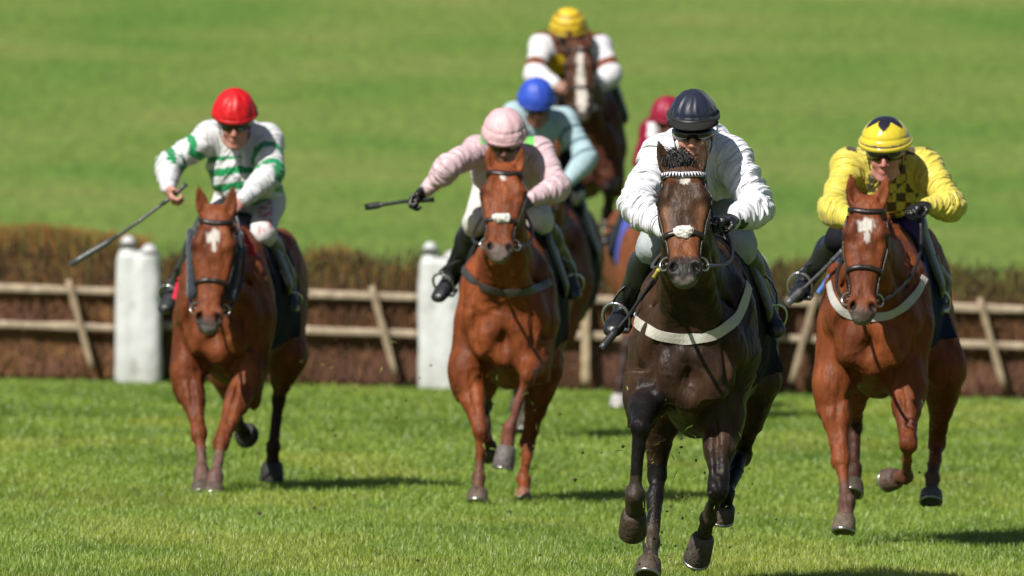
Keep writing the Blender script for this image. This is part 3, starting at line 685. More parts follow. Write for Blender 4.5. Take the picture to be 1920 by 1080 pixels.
def reins(ctx, hands, col=(.02, .016, .014), sag=.05):
    m = MB()
    for bt, hd, s in zip(ctx['bit'], hands, (-1, 1)):
        pts = []
        for i in range(10):
            t = i/9; p = bt*(1-t)+hd*t; p = p-np.array([0, 0, 1])*sag*4*t*(1-t)+ctx['R']*s*.07*4*t*(1-t); pts.append(p)
        m.ribbon(pts, [np.array([.2*s, -.6, .5])]*10, .017, .005, col)
    return m.build('rein', M['leather'], ctx['root'])

def lettering(ctx, txt, px, py, size, col, name='lettering', parent=None):
    'letters sewn on the cloth of the right flank, reading from front to back'
    cu = bpy.data.curves.new(name, 'FONT'); cu.body = txt; cu.size = size; cu.extrude = .002; tmp = bpy.data.objects.new('tmp', cu)
    me = bpy.data.meshes.new_from_object(tmp); bpy.data.objects.remove(tmp); bpy.data.curves.remove(cu)
    v = np.array([tuple(x.co) for x in me.vertices]); fc = [list(p.vertices) for p in me.polygons]; bpy.data.meshes.remove(me)
    a = W(px, py, ctx['d']+.2); h = ctx['bvh'].ray_cast(Vector(a), Vector(nrm(a-[0, 0, CAM_H])))
    if h[0] is None: return
    p = np.array(h[0]); up = ctx['Up']; bk = ctx['B']; pts = []
    for x, y, z in v:
        o = p+bk*x+up*y; r = ctx['bvh'].ray_cast(Vector(o+ctx['R']*.5), Vector(-ctx['R'])); q = np.array(r[0]) if r[0] is not None else o
        pts.append(q+ctx['R']*(.021+z))
    mk(name, np.array(pts), fc, M['cloth'], parent or ctx['root'], False, np.tile(col, (len(pts), 1)))
# coats
def coat_fn(base, dark=None, muzzle=(.03, .022, .02), low=None, star=(), hv=.42, muz0=.47, belly=None, lowt=.9, face=None):
    base = np.array(base, float)
    def fn(V, N, hu, hw, hv_, ish, chains, loc):
        n = len(V); c = np.tile(base, (n, 1)); a = fbm(V*[5, 5, 4]+3, 3); c = c*(1+hv*2*(a-.5))[:, None]
        if dark is not None: c = mix(c, dark, .8*ss(.46, .62, fbm(V*[6, 6, 5]+40, 3)))
        for (e, kn, fe, to, lg) in chains:
            lc = lg.get('low', low)
            if lc is not None:
                t, dd = segt(V, e, kn); t2, d2 = segt(V, kn, fe); t3, d3 = segt(V, fe, to); st = lg.get('st', lowt)
                m = np.maximum(ss(st-.25, st+.1, t+.25*(fbm(V*[18, 18, 9], 2)-.5))*(dd < .11), np.maximum(d2 < .075, d3 < .085))*(~ish); c = mix(c, np.array(lc), m)
            mud = lg.get('mud')
            if mud is not None:
                t3, d3 = segt(V, fe, to); t2, d2 = segt(V, kn, fe); m = np.maximum((d3 < .09)*1., (d2 < .07)*ss(mud[1]-.15, mud[1]+.15, t2+.3*(fbm(V*20, 2)-.5)))*.85; c = mix(c, np.array(mud[0]), m*ss(.2, .6, fbm(V*[40, 40, 25], 3)+.15))
        if face is not None: c = face(c, V, hu, hw, hv_, ish)
        nn = .06*(fbm(V*40, 2)-.5)
        m = ish*ss(muz0, muz0+.06, hu+nn*.7); c = mix(c, muzzle, m)
        m = ish*ss(.575, .60, hu+nn); c = mix(c, np.array([.22, .19, .17]), m*.6)
        for s in (-1, 1):
            m = ish*np.exp(-(((hu-.535)/.030)**2+((hw-s*.047)/.019)**2)**2)*(hv_ > -.02); c = mix(c, (.008, .006, .006), m)
            m = ish*np.exp(-(((hu-.178)/.03)**2+((hw-s*.105)/.025)**2)); c = mix(c, base*.22, m*.9)
        for (u, w_, ru, rw) in star:
            k = ((hu-u)/ru)**2+((hw-w_)/rw)**2+2.2*(fbm(np.stack([hu*45, hw*130, 0*hu], 1), 3)-.5); c = mix(c, (.56, .52, .47), ish*(hv_ > 0)*(1-ss(.5, 1.25, k)))
        return c
    return fn
# ------------------------------------------------------------------ jockeys
JOCKEYS = 'jockeys riding in the race'
def hand(f, wr, fdir, pn, thumb, bar, sc=1.0, curl=1.0, k=.006):
    'palm, four bent fingers closed round a bar, thumb from the side of the palm'
    fdir = nrm(fdir); pn = nrm(pn-fdir*(np.asarray(pn)@fdir)); sd = np.cross(fdir, pn); sd = sd if sd@np.asarray(thumb) > 0 else -sd   # sd points to the thumb side
    pc = wr+fdir*.05*sc
    f.rc(wr-fdir*.02*sc, wr+fdir*.03*sc, .027*sc, .030*sc, .02, flat=(pn, 1.25))
    f.loft(wr, fdir, pn, sd, np.array([-.005, .01, .05, .085, .1])*sc, np.array([.025, .032, .042, .043, .03])*sc, np.array([.012, .015, .017, .014, .008])*sc, np.array([.012, .015, .016, .013, .008])*sc, .012)
    tips = []
    for i, (o, l) in enumerate(((.032, .95), (.011, 1.05), (-.011, 1.0), (-.031, .8))):
        a = wr+fdir*(.088-.004*abs(i-1))*sc+sd*o*sc; b = a+(fdir*.62+pn*.60*curl)*.040*l*sc; c = b+(-fdir*.25*curl+pn*.80)*.028*l*sc; e = c+(-fdir*.95*curl+pn*.05)*.022*l*sc
        f.rc(a-fdir*.01, b, .0098*sc, .0092*sc, k); f.rc(b, c, .0092*sc, .0085*sc, k*.6); f.rc(c, e, .0085*sc, .0075*sc, k*.6)
    a = wr+fdir*.028*sc+sd*.030*sc; b = a+(sd*.5+fdir*.55+pn*.5)*.042*sc; c = b+(fdir*.45+pn*.65-sd*.25)*.034*sc
    f.rc(a, b, .0135*sc, .011*sc, .012); f.rc(b, c, .011*sc, .0085*sc, k)
    return pc+pn*.035*sc
def make_jockey(label, d, J, st, h=.008):
    j = {k: W(v[0], v[1], d+v[2]) for k, v in J.items()}
    base = np.array([j['pelvis'][0], j['pelvis'][1], min(j['anL'][2], j['anR'][2])-.05]); root = thing('person', label, 'person', base, JOCKEYS)
    hd, Nk, Pv = j['head'], j['N'], j['pelvis']; sc = st.get('hs', 1.0); pit = math.radians(st.get('pitch', 12)); yw = math.radians(st.get('turn', 0))
    Hf = np.array([math.sin(yw)*math.cos(pit), -math.cos(yw)*math.cos(pit), -math.sin(pit)]); Hr = np.array([math.cos(yw), math.sin(yw), 0])
    tl = math.radians(st.get('tilt', 0)); Hu = np.cross(Hf, Hr); Hu = -Hu if Hu[2] < 0 else Hu
    Hr, Hu = Hr*math.cos(tl)+Hu*math.sin(tl), Hu*math.cos(tl)-Hr*math.sin(tl)
    A3 = [Hr, Hf, Hu]
    def P(r, f_, u): return hd+(Hr*r+Hf*f_+Hu*u)*sc
    def limbs(f, e, arms=True, legs=True, torso=True, head=True, cut=None):
        ch = Nk+(Pv-Nk)*.35+np.array([0, -.03, -.035]); mid = Nk+(Pv-Nk)*.7+np.array([0, 0, -.02])
        if torso:
            bx = nrm(Pv-Nk); rx = nrm(j['shR']-j['shL']); rx = nrm(rx-bx*(rx@bx)); up = np.cross(rx, bx)
            up = up if up[2] > 0 else -up
            f.ell(Nk+bx*.17-up*.06, (.175+e, .215+e, .125+e), [rx, bx, up], .06); f.ell(mid, (.15+e, .2+e, .115+e), [rx, bx, up], .08)
            f.ell(Pv, (.165+e, .15+e, .13+e), [rx, bx, up], .08)
            if st.get('belly'): f.ell(Nk+np.array(st['belly'][0]), np.array(st['belly'][1])+e, None, .07)
            for q in ('shL', 'shR'): f.rc(Nk+(ch-Nk)*.25, j[q], .085+e, .072+e, .06)
            f.rc(Nk+bx*.03, Nk-bx*.02+np.array([0, 0, .01]), .065+e, .06+e, .04)
        if arms:
            for q in 'LR':
                s_, e_, w_ = j['sh'+q], j['el'+q], j['wr'+q]
                f.rc(s_, e_, .063+e, .048+e, .045); f.rc(e_, w_, .046+e, .030+e*.8, .03); f.ell(e_+(w_-e_)*.25, np.array([.046, .046, .056])+e, None, .04)
        if legs:
            for q, s in (('L', -1), ('R', 1)):
                hp_ = Pv+np.array([s*.09, -.02, -.03]); kn, an, to = j['kn'+q], j['an'+q], j['to'+q]
                f.rc(hp_, kn, .098+e, .063+e, .06)
                if cut is None:
                    f.rc(kn, an, .060+e, .040+e, .04); f.ell(kn+(an-kn)*.3+np.array([0, .02, 0]), np.array([.05, .05, .085])+e, None, .04)
                    f.rc(an, an+(to-an)*.55, .036+e, .022+e, .03)
                else: f.rc(kn, kn+(an-kn)*cut, .058+e, .050+e, .04)
        if head:
            f.rc(P(0, -.02, -.07), Nk, .058*sc, .066, .04)
            f.ell(P(0, -.012, .02), np.array([.075, .096, .098])*sc, A3, .02); f.ell(P(0, .035, -.055), np.array([.056, .058, .075])*sc, A3, .03)
            f.ell(P(0, .074, -.108), np.array([.026, .022, .020])*sc, A3, .02)
            for s in (-1, 1):
                f.ell(P(s*.036, .066, -.035), np.array([.024, .022, .022])*sc, A3, .02); f.rc(P(s*.052, .03, -.09), P(s*.02, .07, -.112), .016*sc, .014*sc, .02)
                f.ell(P(s*.077, -.012, -.018), np.array([.009, .020, .031])*sc, A3, .008); f.ell(P(s*.032, .098, .004), np.array([.017, .014, .012])*sc, A3, .01, sub=True)
            f.rc(P(-.035, .082, .018), P(.035, .082, .018), .014*sc, .014*sc, .015)
            f.rc(P(0, .096, .0), P(0, .112, -.038), .010*sc, .0125*sc, .012); f.ell(P(-.013, .098, -.042), np.array([.010, .011, .009])*sc, A3, .006); f.ell(P(.013, .098, -.042), np.array([.010, .011, .009])*sc, A3, .006)
            f.ell(P(0, .091, -.070), np.array([.024, .011, .0075])*sc, A3, .006); f.ell(P(0, .089, -.083), np.array([.021, .011, .0085])*sc, A3, .006)
            f.rc(P(-.022, .101, -.0765), P(.022, .101, -.0765), .0022, .0022, .003, sub=True)
    bare = [q for q in 'LR' if st.get('glove'+q, True) is False]
    hands = {}
    def hand_args(q):
        w_, e_ = j['wr'+q], j['el'+q]; fd = nrm(j.get('hd'+q, w_+(w_-e_))-w_); s = -1 if q == 'L' else 1
        pn = np.array(st.get('palm'+q, (-.6*s, .2, -.5))); th = np.array(st.get('thumb'+q, (-.3*s, -.2, .9))); return w_, fd, pn, th
    # the body: one continuous figure
    f = Field(); limbs(f, -.008)
    for q in 'LR':
        w_, fd, pn, th = hand_args(q)
        if q in bare: hands[q] = hand(f, w_, fd, pn, th, None, 1.05)
        else: f.rc(w_, w_+fd*.08, .022, .016, .02)
    V, Q = f.build(h*.75 if bare else h); r = (V-hd)@Hr/sc; ff = (V-hd)@Hf/sc; u = (V-hd)@Hu/sc
    sk = np.array(st.get('skin', (.52, .25, .18))); c = np.tile(sk, (len(V), 1))*(1+.25*(fbm(V*30, 2)-.5))[:, None]; ih = np.linalg.norm(V-hd, axis=1) < .17
    lip = np.exp(-(((u+.0765)/.012)**2+(r/.024)**2)**2)*(ff > .07)*ih; c = mix(c, sk*[.8, .5, .5], .7*lip)
    chk = np.exp(-(((u+.04)/.03)**2+((np.abs(r)-.035)/.025)**2))*(ff > .03)*ih; c = mix(c, sk*[1.1, .8, .75], .5*chk); ns = np.exp(-(((u+.04)/.025)**2+(r/.02)**2))*(ff > .09)*ih; c = mix(c, sk*[1.1, .78, .72], .5*ns)
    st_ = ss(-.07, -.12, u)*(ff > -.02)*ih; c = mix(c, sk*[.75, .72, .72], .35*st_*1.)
    mk('body', V, Q, M['skin'], root, True, c)
    # breeches, jersey, boots, gloves
    f = Field(); limbs(f, .004, False, True, False, False, .22); f.ell(Pv, (.175, .16, .14), None, .08); V, Q = f.build(h*1.2); N = vnormals(V, Q)
    V = V+N*(.006*(1-np.abs(2*vnoise(V*[22, 22, 14]+2*vnoise(V*9)[:, None])-1)-.5))[:, None]
    br = mk('breeches', V, Q, M['cloth'], root, True, st['breeches'](V, j) if callable(st['breeches']) else np.tile(st['breeches'], (len(V), 1)))
    f = Field(); limbs(f, st.get('baggy', .014), True, False, True, False)
    V, Q = f.build(h*.85); N = vnormals(V, Q)
    # folds running across the sleeves and pulled from the shoulders
    fold = np.zeros((len(V), 3)); best = np.full(len(V), 9.); wr = np.zeros(len(V)); am = st.get('fold', .010); arm = np.full(len(V), 9.)
    def ridge(X, p): return (1-np.abs(2*vnoise(X)-1))**p
    for q in 'LR':
        for a, b, fr in ((j['sh'+q], j['el'+q], 24), (j['el'+q], j['wr'+q], 28)):
            t, dd = segt(V, a, b); ax = nrm(b-a); g_ = (V-a)@ax; pp = V-a-np.outer(g_, ax); arm = np.minimum(arm, dd); k_ = np.exp(-(dd/.11)**4)*ss(-.15, .1, t)
            X = np.stack([g_*fr+1.5*(pp@np.array([1, .3, .8]))*7, pp[:, 0]*5+9*(b[0] > a[0]), pp[:, 2]*5+pp[:, 1]*3], 1)
            nb_ = (dd < best)*(t > -.1); fold[nb_] = (np.stack([g_*27+pp@np.array([8., 3, 6]), pp[:, 0]*7, (pp[:, 2]+pp[:, 1])*6], 1))[nb_]; best = np.where(nb_, dd, best)
            wr = np.maximum(wr, k_*(ridge(X+1.2*vnoise(V*8)[:, None], 3)+.45*ridge(X*2.1+3, 3)))
    tk = ss(.08, .14, arm); sd_ = np.sign(V[:, 0]-Nk[0])
    X = np.stack([V[:, 0]*13+sd_*V[:, 2]*9, V[:, 1]*5, V[:, 2]*4-sd_*V[:, 0]*4], 1)
    ft = np.stack([(V[:, 0]-Nk[0])*17+sd_*(V[:, 2]-Nk[2])*13, (V[:, 1]-Nk[1])*5, (V[:, 2]-Nk[2])*4-sd_*(V[:, 0]-Nk[0])*5], 1); fold = fold*(1-tk[:, None])+ft*tk[:, None]
    wr = np.maximum(wr, tk*(ridge(X+1.0*vnoise(V*6)[:, None], 3)+.5*ridge(X*1.9+7, 3)))
    ww = (wr-.35)*am*ss(.02, .10, np.minimum(np.linalg.norm(V-j['wrL'], axis=1), np.linalg.norm(V-j['wrR'], axis=1)))
    V = V+N*ww[:, None]+N*(.010*(fbm(V*6, 2)-.5))[:, None]
    je = mk('jersey', V, Q, M[st.get('jmat', 'silk')], root, True, st['jersey'](V, j) if callable(st['jersey']) else np.tile(st['jersey'], (len(V), 1)))
    fa = je.data.attributes.new('fold', 'FLOAT_VECTOR', 'POINT'); fa.data.foreach_set('vector', fold.astype(np.float32).ravel())
    for s, q in ((-1, 'L'), (1, 'R')):
        f = Field(); kn, an, to = j['kn'+q], j['an'+q], j['to'+q]; top = kn+(an-kn)*.10
        f.rc(top, an, .064, .048, .03); f.ell(top+(an-top)*.3+np.array([0, .02, 0]), (.06, .06, .09), None, .04); f.plane(top, top-an)
        ax = nrm(to-an); sd = nrm(np.cross(ax, [0, 0, 1])); upv = np.cross(sd, ax); e_ = np.linalg.norm(to-an)
        f.loft(an-upv*.02, ax, upv, sd, np.array([-.06, -.03, .03, .10, .16, .205, .225]), [.02, .036, .040, .043, .047, .040, .015], [.03, .06, .055, .04, .034, .028, .01], [.03, .045, .045, .04, .036, .03, .01], .03)
        V, Q = f.build(h*.9); N = vnormals(V, Q); V = V+N*(.004*(vnoise(V*[25, 25, 16])-.5))[:, None]
        b = mk('boot', V, Q, M['leather'], root, True, np.tile(st.get('boot', (.013, .013, .016)), (len(V), 1)))
        if st.get('glove'+q, True) is not False:
            f = Field(); w_, fd, pn, th = hand_args(q); hands[q] = hand(f, w_, fd, pn, th, None, 1.08); f.rc(w_-fd*.05, w_, .036, .033, .02); V, Q = f.build(.0045 if h < .012 else .008)
            mk('glove', V, Q, M['leather'], root, True, np.tile(st.get('glovec', (.012, .012, .014)), (len(V), 1)))
    # skull cap with its silk, goggles, chin strap
    f = Field(); hr = np.array(st.get('helm', (.108, .130, .125)))*sc
    f.ell(P(0, -.012, .030), hr, A3); f.ell(P(0, -.02, -.005), hr*[1.0, .99, .75], A3, .04); pl = P(0, .06, st.get('brow', .030)); f.plane(pl, nrm(-Hu+.10*Hf), .012)
    V, Q = f.build(.006 if h < .012 else .009); N = vnormals(V, Q); a = np.arctan2((V-hd)@Hr, (V-hd)@Hf); el = (V-hd)@Hu/sc
    V = V+N*(st.get('hfold', .008)*(1-np.abs(2*vnoise(np.stack([a*3, el*22, 0*a], 1)+1.5*vnoise(V*12)[:, None])-1)-.5)-.004*np.exp(-(((el-.075)/.006)**2))*st.get('hseam', 0))[:, None]
    cc = st['cap'](a, el, V) if callable(st['cap']) else np.tile(st['cap'], (len(V), 1)); he = mk('helmet', V, Q, M[st.get('hmat', 'capsilk')], root, True, cc)
    m = MB(); pts = []; nn = []
    for i in range(33):
        t = 2*math.pi*i/33; p = P(hr[0]/sc*1.0*math.sin(t), -.012+hr[1]/sc*1.0*math.cos(t), st.get('brow', .030)+.012-.010*math.cos(t)); pts.append(p); nn.append(Hr*math.sin(t)+Hf*math.cos(t))
    m.ribbon(pts, nn, .022, .006, st.get('rim', (.01, .01, .012)), True); m.build('rim_band', M[st.get('hmat', 'capsilk')], he)
    if st.get('peak'):
        Vp = []; Fp = []; n = 17
        for k, (e1, dz) in enumerate(((0, .0), (.5, -.006), (1, -.022), (1, -.027), (.5, -.012), (0, -.008))):
            for i in range(n):
                t = math.radians(-72+144*i/(n-1)); ext = st['peak']*e1*math.cos(t*.95)**.7; Vp.append(P((hr[0]/sc*.98+ext*.35)*math.sin(t), -.012+(hr[1]/sc*.98+ext)*math.cos(t), st.get('brow', .030)+.016+dz-.010*math.cos(t)))
        for k in range(6):
            for i in range(n-1): Fp.append([k*n+i, k*n+i+1, ((k+1) % 6)*n+i+1, ((k+1) % 6)*n+i])
        mk('peak', np.array(Vp), Fp, M['cloth'], he, True, np.tile(st.get('peakc', (.025, .025, .024)), (len(Vp), 1)))
    gm = MB(); gl = MB()
    def gp(t, u_, rr): return P(rr*1.0*math.sin(t)*.92, -.005+rr*1.12*math.cos(t), u_)
    G = 25
    for mb, u0, u1, r0, cl in ((gm, -.026, .029, .094, st.get('goggle', (.02, .02, .022))), (gl, -.020, .023, .0995, (.012, .011, .012))):
        Vg = []; Fg = []
        for i in range(G):
            t = math.radians(-72+144*i/(G-1)); nose = .012*math.exp(-(t/.16)**2)
            ed = 1-.45*abs(math.sin(t))**6; lo_ = u0*ed+nose; hi_ = u1*ed
            for u_, rr in ((lo_, r0-.012), (lo_, r0), (hi_, r0), (hi_, r0-.012)): Vg.append(gp(t, u_+st.get('gu', .002), rr+.003*(1-abs(t))))
        for i in range(G-1):
            for k in range(4): Fg.append([i*4+k, i*4+(k+1) % 4, (i+1)*4+(k+1) % 4, (i+1)*4+k])
        Fg += [[0, 1, 2, 3], [(G-1)*4+k for k in (3, 2, 1, 0)]]; mb.put(Vg, Fg, cl)
    go = gm.build('goggles', M['gloss'], root); gl.build('lens', M['eye'] if not st.get('lens') else M['gloss'], go)
    m = MB(); pts = []; nn = []
    for i in range(19):
        t = math.radians(-100+200*i/18); pts.append(P(.074*math.sin(t), .005+.03*math.cos(t), -.035-.098*math.cos(t)*1.0)); nn.append(Hr*math.sin(t)-Hu*math.cos(t))
    m.ribbon(pts, nn, .015, .004, (.012, .012, .013)); m.build('chin_strap', M['cloth'], root)
    return dict(root=root, j=j, hands=hands, breeches=br, jersey=je, helmet=he, P=P)
def whip(label, pts, r=(.011, .005), flap=.10, col=(.02, .02, .022), grip=.2, flapc=None, gripc=None):
    pts = [np.asarray(p, float) for p in pts]; o = thing('whip', label, 'whip', pts[0], 'whips carried by the jockeys'); n = len(pts)
    # fine resample
    sg = np.concatenate([[0], np.cumsum([np.linalg.norm(pts[i+1]-pts[i]) for i in range(n-1)])]); A = np.array(pts)
    def at(t): return np.array([np.interp(t*sg[-1], sg, A[:, i]) for i in range(3)])
    m = MB(); m.tube([at(t) for t in np.linspace(0, grip, 6)], [r[0]*1.25]+[r[0]]*4+[r[0]*1.2], 10, gripc or col); m.build('handle', M['leather'], o)
    fl = 1-flap/sg[-1]; m = MB(); m.tube([at(t) for t in np.linspace(grip*.95, fl, 12)], list(np.linspace(r[0]*.8, r[1], 12)), 8, col); m.build('shaft', M['leather'], o)
    t = nrm(at(1)-at(fl)); m = MB(); nn = nrm(np.array([0, -1, .2])-t*(np.array([0, -1, .2])@t)); m.ribbon([at(q) for q in np.linspace(fl-.03, 1, 5)], [nn]*5, [.018, .034, .036, .036, .032], .009, flapc or col); m.build('flap', M['leather'], o)
    return o
# ------------------------------------------------------------------ the field: seven horses, seven jockeys
BLACK = (.010, .008, .008); MUD = (.12, .085, .07)
FAST = []
# --- dark horse in front, white silks
dD = 49.0
def dark_face(c, V, hu, hw, hv, ish):
    n = .1*(fbm(V*25, 2)-.5)
    m = ish*ss(.30, .36, hu+n)*(1-ss(.46, .49, hu))*(hv > -.08)*(1-ss(.045, .075, np.abs(hw)+n*.3)*.5); c = mix(c, (.20, .062, .018), m*.8)
    m = ish*ss(.17, .25, hu)*np.exp(-((np.abs(hw)-.075)/.028)**2)*(hv > -.09); c = mix(c, (.17, .07, .028), m*.75)
    m = ish*ss(.03, .07, hu)*(1-ss(.09, .12, hu))*np.exp(-((np.abs(hw)-.065)/.03)**2)*(hv > 0); c = mix(c, (.12, .04, .014), m*.7)
    return c
FL = dict(t='fore', s=-1, p=[(1215, 738, .10), (1200, 800, -.28), (1190, 928, -.26), (1187, 997, -.10)], st=.5, low=BLACK, mud=((.055, .04, .028), .85), hoof=(.055, .036, .022), k=.98, shoe=False, hk=1.05, r=dict(p=1.2))
FR = dict(t='fore', s=1, p=[(1352, 760, .14), (1346, 922, -.06), (1328, 972, .14), (1308, 1046, .28)], st=.75, low=BLACK, mud=((.06, .045, .032), .5), hoof=(.075, .058, .047))
HL = dict(t='hind', s=-1, p=[(1240, 740, .75), (1232, 890, .86), (1221, 1018, .66), (1214, 1083, .56)], low=BLACK, mud=((.06, .045, .03), .8))
HR = dict(t='hind', s=1, p=[(1418, 712, .95), (1392, 852, 1.22), (1362, 925, .93), (1352, 972, .98)], low=BLACK)
h = make_horse('dark bay horse with a white sheepskin noseband and white-triangle browband, leading the race', dD, (1298, 640), 6, (1281, 322, -.52, 1284, 532, -.80, 1.13), [FL, FR, HL, HR],
    coat_fn((.056, .029, .0165), dark=(.024, .013, .009), muzzle=(.028, .024, .023), star=((.085, .0, .016, .022), (.078, .012, .014, .012)), muz0=.465, face=dark_face), h=.0085, ks=.955, gloss=True,
    tack=dict(browband='white', wool=.42, woolgap=True, hair=(.010, .008, .008), forelock=.044, nfore=260, fside=-.020), ears=((-.30, .05), (.16, .05)))
band(h, [(1186, 588), (1197, 608), (1232, 628), (1290, 637), (1340, 628), (1380, 600), (1397, 560), (1402, 535)], 'breast_girth', .047, .004, (.52, .50, .43), 'band')
saddle(h, low=-.24, b0=.32); lettering(h, 'TAM', 1412, 644, .11, (.40, .50, .52))
stn = dict(skin=(.55, .27, .20), jersey=(.82, .82, .88), breeches=(.42, .45, .47), cap=lambda a, e, V: mix(np.tile([.010, .010, .012], (len(V), 1)), (.010, .014, .035), ss(.06, .08, e)), hmat='silk', hs=1.06, peak=.050, pitch=11, fold=.024, goggle=(.30, .20, .06), hseam=1, glovec=(.015, .015, .017), baggy=.013, belly=((.01, .12, -.10), (.17, .16, .13)), palmR=(-.3, -.2, -.9), thumbR=(-.2, -.9, .3), helm=(.103, .126, .140), brow=.052, gu=.0, turn=-3)
p1 = make_jockey('jockey in plain white silks with a black peaked cap and gold-rimmed goggles', dD, dict(head=(1300, 246, .06), N=(1302, 268, .30), shL=(1240, 287, .30), shR=(1370, 290, .30), elL=(1192, 384, .10), elR=(1423, 390, .10), wrL=(1247, 432, -.05), wrR=(1374, 413, -.08), hdR=(1340, 410, -.16),
    pelvis=(1312, 318, .86), knL=(1225, 462, .40), knR=(1388, 462, .40), anL=(1172, 572, .72), toL=(1146, 612, .56), anR=(1432, 568, .72), toR=(1459, 616, .56)), stn)
stirrups(h, [(p1['j']['anL'], p1['j']['toL']), (p1['j']['anR'], p1['j']['toR'])])
reins(h, [p1['hands']['L'], p1['hands']['R']], col=(.03, .022, .016))
def trace(ctx, pts, col, name, wd=.022):       # pale blue-white stitched straps of the weight cloth
    q = MB(); P = [W(a, b, ctx['d']+c) for a, b, c in pts]; q.ribbon(P, [np.array([0, -1., .3])]*len(P), wd, .006, col); return q.build(name, M['cloth'], ctx['root'])
trace(h, [(1327, 478, .0), (1352, 500, .02), (1370, 545, .12), (1384, 590, .20), (1396, 622, .28), (1409, 652, .34)], (.30, .46, .52), 'neck_strap')
trace(h, [(1246, 498, .02), (1225, 540, .10), (1206, 575, .18), (1192, 592, .26)], (.30, .46, .52), 'neck_strap')
whip('thin black riding whip with a yellow-taped grip held low beside the dark horse', [W(1236, 505, dD-.02), W(1221, 530, dD+.04), W(1180, 590, dD+.10), W(1128, 654, dD+.12)], r=(.010, .007), grip=.12, gripc=(.45, .38, .06))
# --- chestnut on the right, yellow silks
dY = 55.3
CH = (.20, .053, .017)
FL = dict(t='fore', s=-1, p=[(1562, 715, .10), (1576, 862, -.06), (1587, 940, -.20), (1582, 999, -.26)], mud=((.11, .065, .05), .55), hoof=(.13, .095, .065), r=dict(p=1.12))
FR = dict(t='fore', s=1, p=[(1698, 705, .10), (1704, 834, -.16), (1697, 893, .12), (1668, 900, .20)], mud=((.10, .05, .035), .6), hoof=(.10, .06, .045))
HL = dict(t='hind', s=-1, p=[(1600, 700, .85), (1602, 800, 1.1), (1601, 880, .95), (1598, 930, .85)], low=(.05, .02, .012))  # near-black leg colour stands in for shade on this chestnut's hind leg
HR = dict(t='hind', s=1, p=[(1772, 690, .92), (1757, 830, 1.2), (1748, 898, 1.02), (1746, 944, .95)], mud=((.06, .045, .035), .8), hoof=(.10, .09, .08))
h = make_horse('bright chestnut horse with a wide white star, under the yellow silks', dY, (1637, 588), 7.5, (1626, 385, -.50, 1616, 603, -.70, 1.0), [FL, FR, HL, HR],
    coat_fn(CH, dark=(.12, .032, .012), muzzle=(.11, .075, .06), star=((.125, -.002, .040, .040), (.175, .004, .038, .014)), muz0=.51, low=None), h=.0095, ks=.945, tack=dict(hair=(.20, .06, .02), nfore=0, nose_u=.335), ears=((-.13, .05), (.22, .05)))
band(h, [(1556, 530), (1562, 560), (1580, 585), (1620, 597), (1665, 592), (1700, 572), (1722, 545), (1732, 520)], 'breast_girth', .042, .004, (.50, .48, .45), 'band')
saddle(h, cloth=(.012, .016, .05), low=-.22)
def yj(V, j):
    c = np.tile([.72, .60, .085], (len(V), 1)); Nk, Pv = j['N'], j['pelvis']
    arm = np.full(len(V), 9.)
    for q in 'LR':
        for a, b in ((j['sh'+q], j['el'+q]), (j['el'+q], j['wr'+q])):
            t, dd = segt(V, a, b); arm = np.minimum(arm, np.where(t > -.02, dd, 9))
    x = np.floor((V[:, 0]-Nk[0])/.048); z = np.floor((V[:, 2]-Nk[2])/.046+.4*0); y = np.floor((V[:, 1]-Nk[1])/.07)
    return mix(c, (.035, .030, .016), ((x+z+y) % 2 == 0)*(arm > .115)*.92)
def ycap(a, e, V):
    c = np.tile([.74, .58, .04], (len(V), 1)); th = np.abs((a+math.pi/5) % (2*math.pi/5)-math.pi/5)/(math.pi/5)
    return mix(mix(c, (.02, .018, .03), (e > .146-.034*(1-th))*1.), (.05, .035, .10), (e < .052)*(e > .030)*.9)
def ybr(V, j):
    c = np.tile([.66, .66, .70], (len(V), 1)); t, dd = segt(V, j['pelvis'], j['knR']); t2, d2 = segt(V, j['pelvis'], j['knL']); return mix(mix(c, (.055, .035, .13), (t > .72)*(dd < .12)*1.), (.015, .015, .02), (d2 < dd)*1.)
st = dict(skin=(.55, .24, .20), jersey=yj, cap=ycap, hmat='gloss', breeches=ybr, hs=1.08, pitch=14, hseam=1, rim=(.70, .56, .05), helm=(.116, .132, .128), goggle=(.30, .26, .06), hfold=.002, fold=.014, palmR=(-.2, -.3, -.9), thumbR=(-.3, -.8, .4), belly=((.0, .10, -.12), (.17, .15, .13)), boot=(.014, .014, .02), turn=-6)
p = make_jockey('jockey in yellow silks with black-checked body and dark-starred yellow cap', dY, dict(head=(1660, 284, .06), N=(1661, 308, .30), shL=(1592, 308, .30), shR=(1732, 310, .30), elL=(1560, 392, .08), elR=(1786, 387, .08), wrL=(1592, 412, -.04), wrR=(1738, 386, -.05), hdR=(1708, 390, -.12),
    pelvis=(1675, 340, .86), knL=(1576, 446, .45), knR=(1700, 440, .40), anL=(1512, 522, .78), toL=(1494, 548, .62), anR=(1766, 530, .80), toR=(1752, 582, .64)), st, .009)
stirrups(h, [(p['j']['anL'], p['j']['toL']), (p['j']['anR'], p['j']['toR'])]); reins(h, [p['hands']['L'], p['hands']['R']])
whip('dark grey riding whip pointing down past the boot of the yellow jockey', [W(1580, 470, dY-.02), W(1540, 510, dY+.05), W(1478, 568, dY+.12)], r=(.012, .009), col=(.09, .09, .10))
trace(h, [(1580, 480, .05), (1558, 515, .12), (1535, 548, .22)], (.10, .22, .55), 'neck_strap')
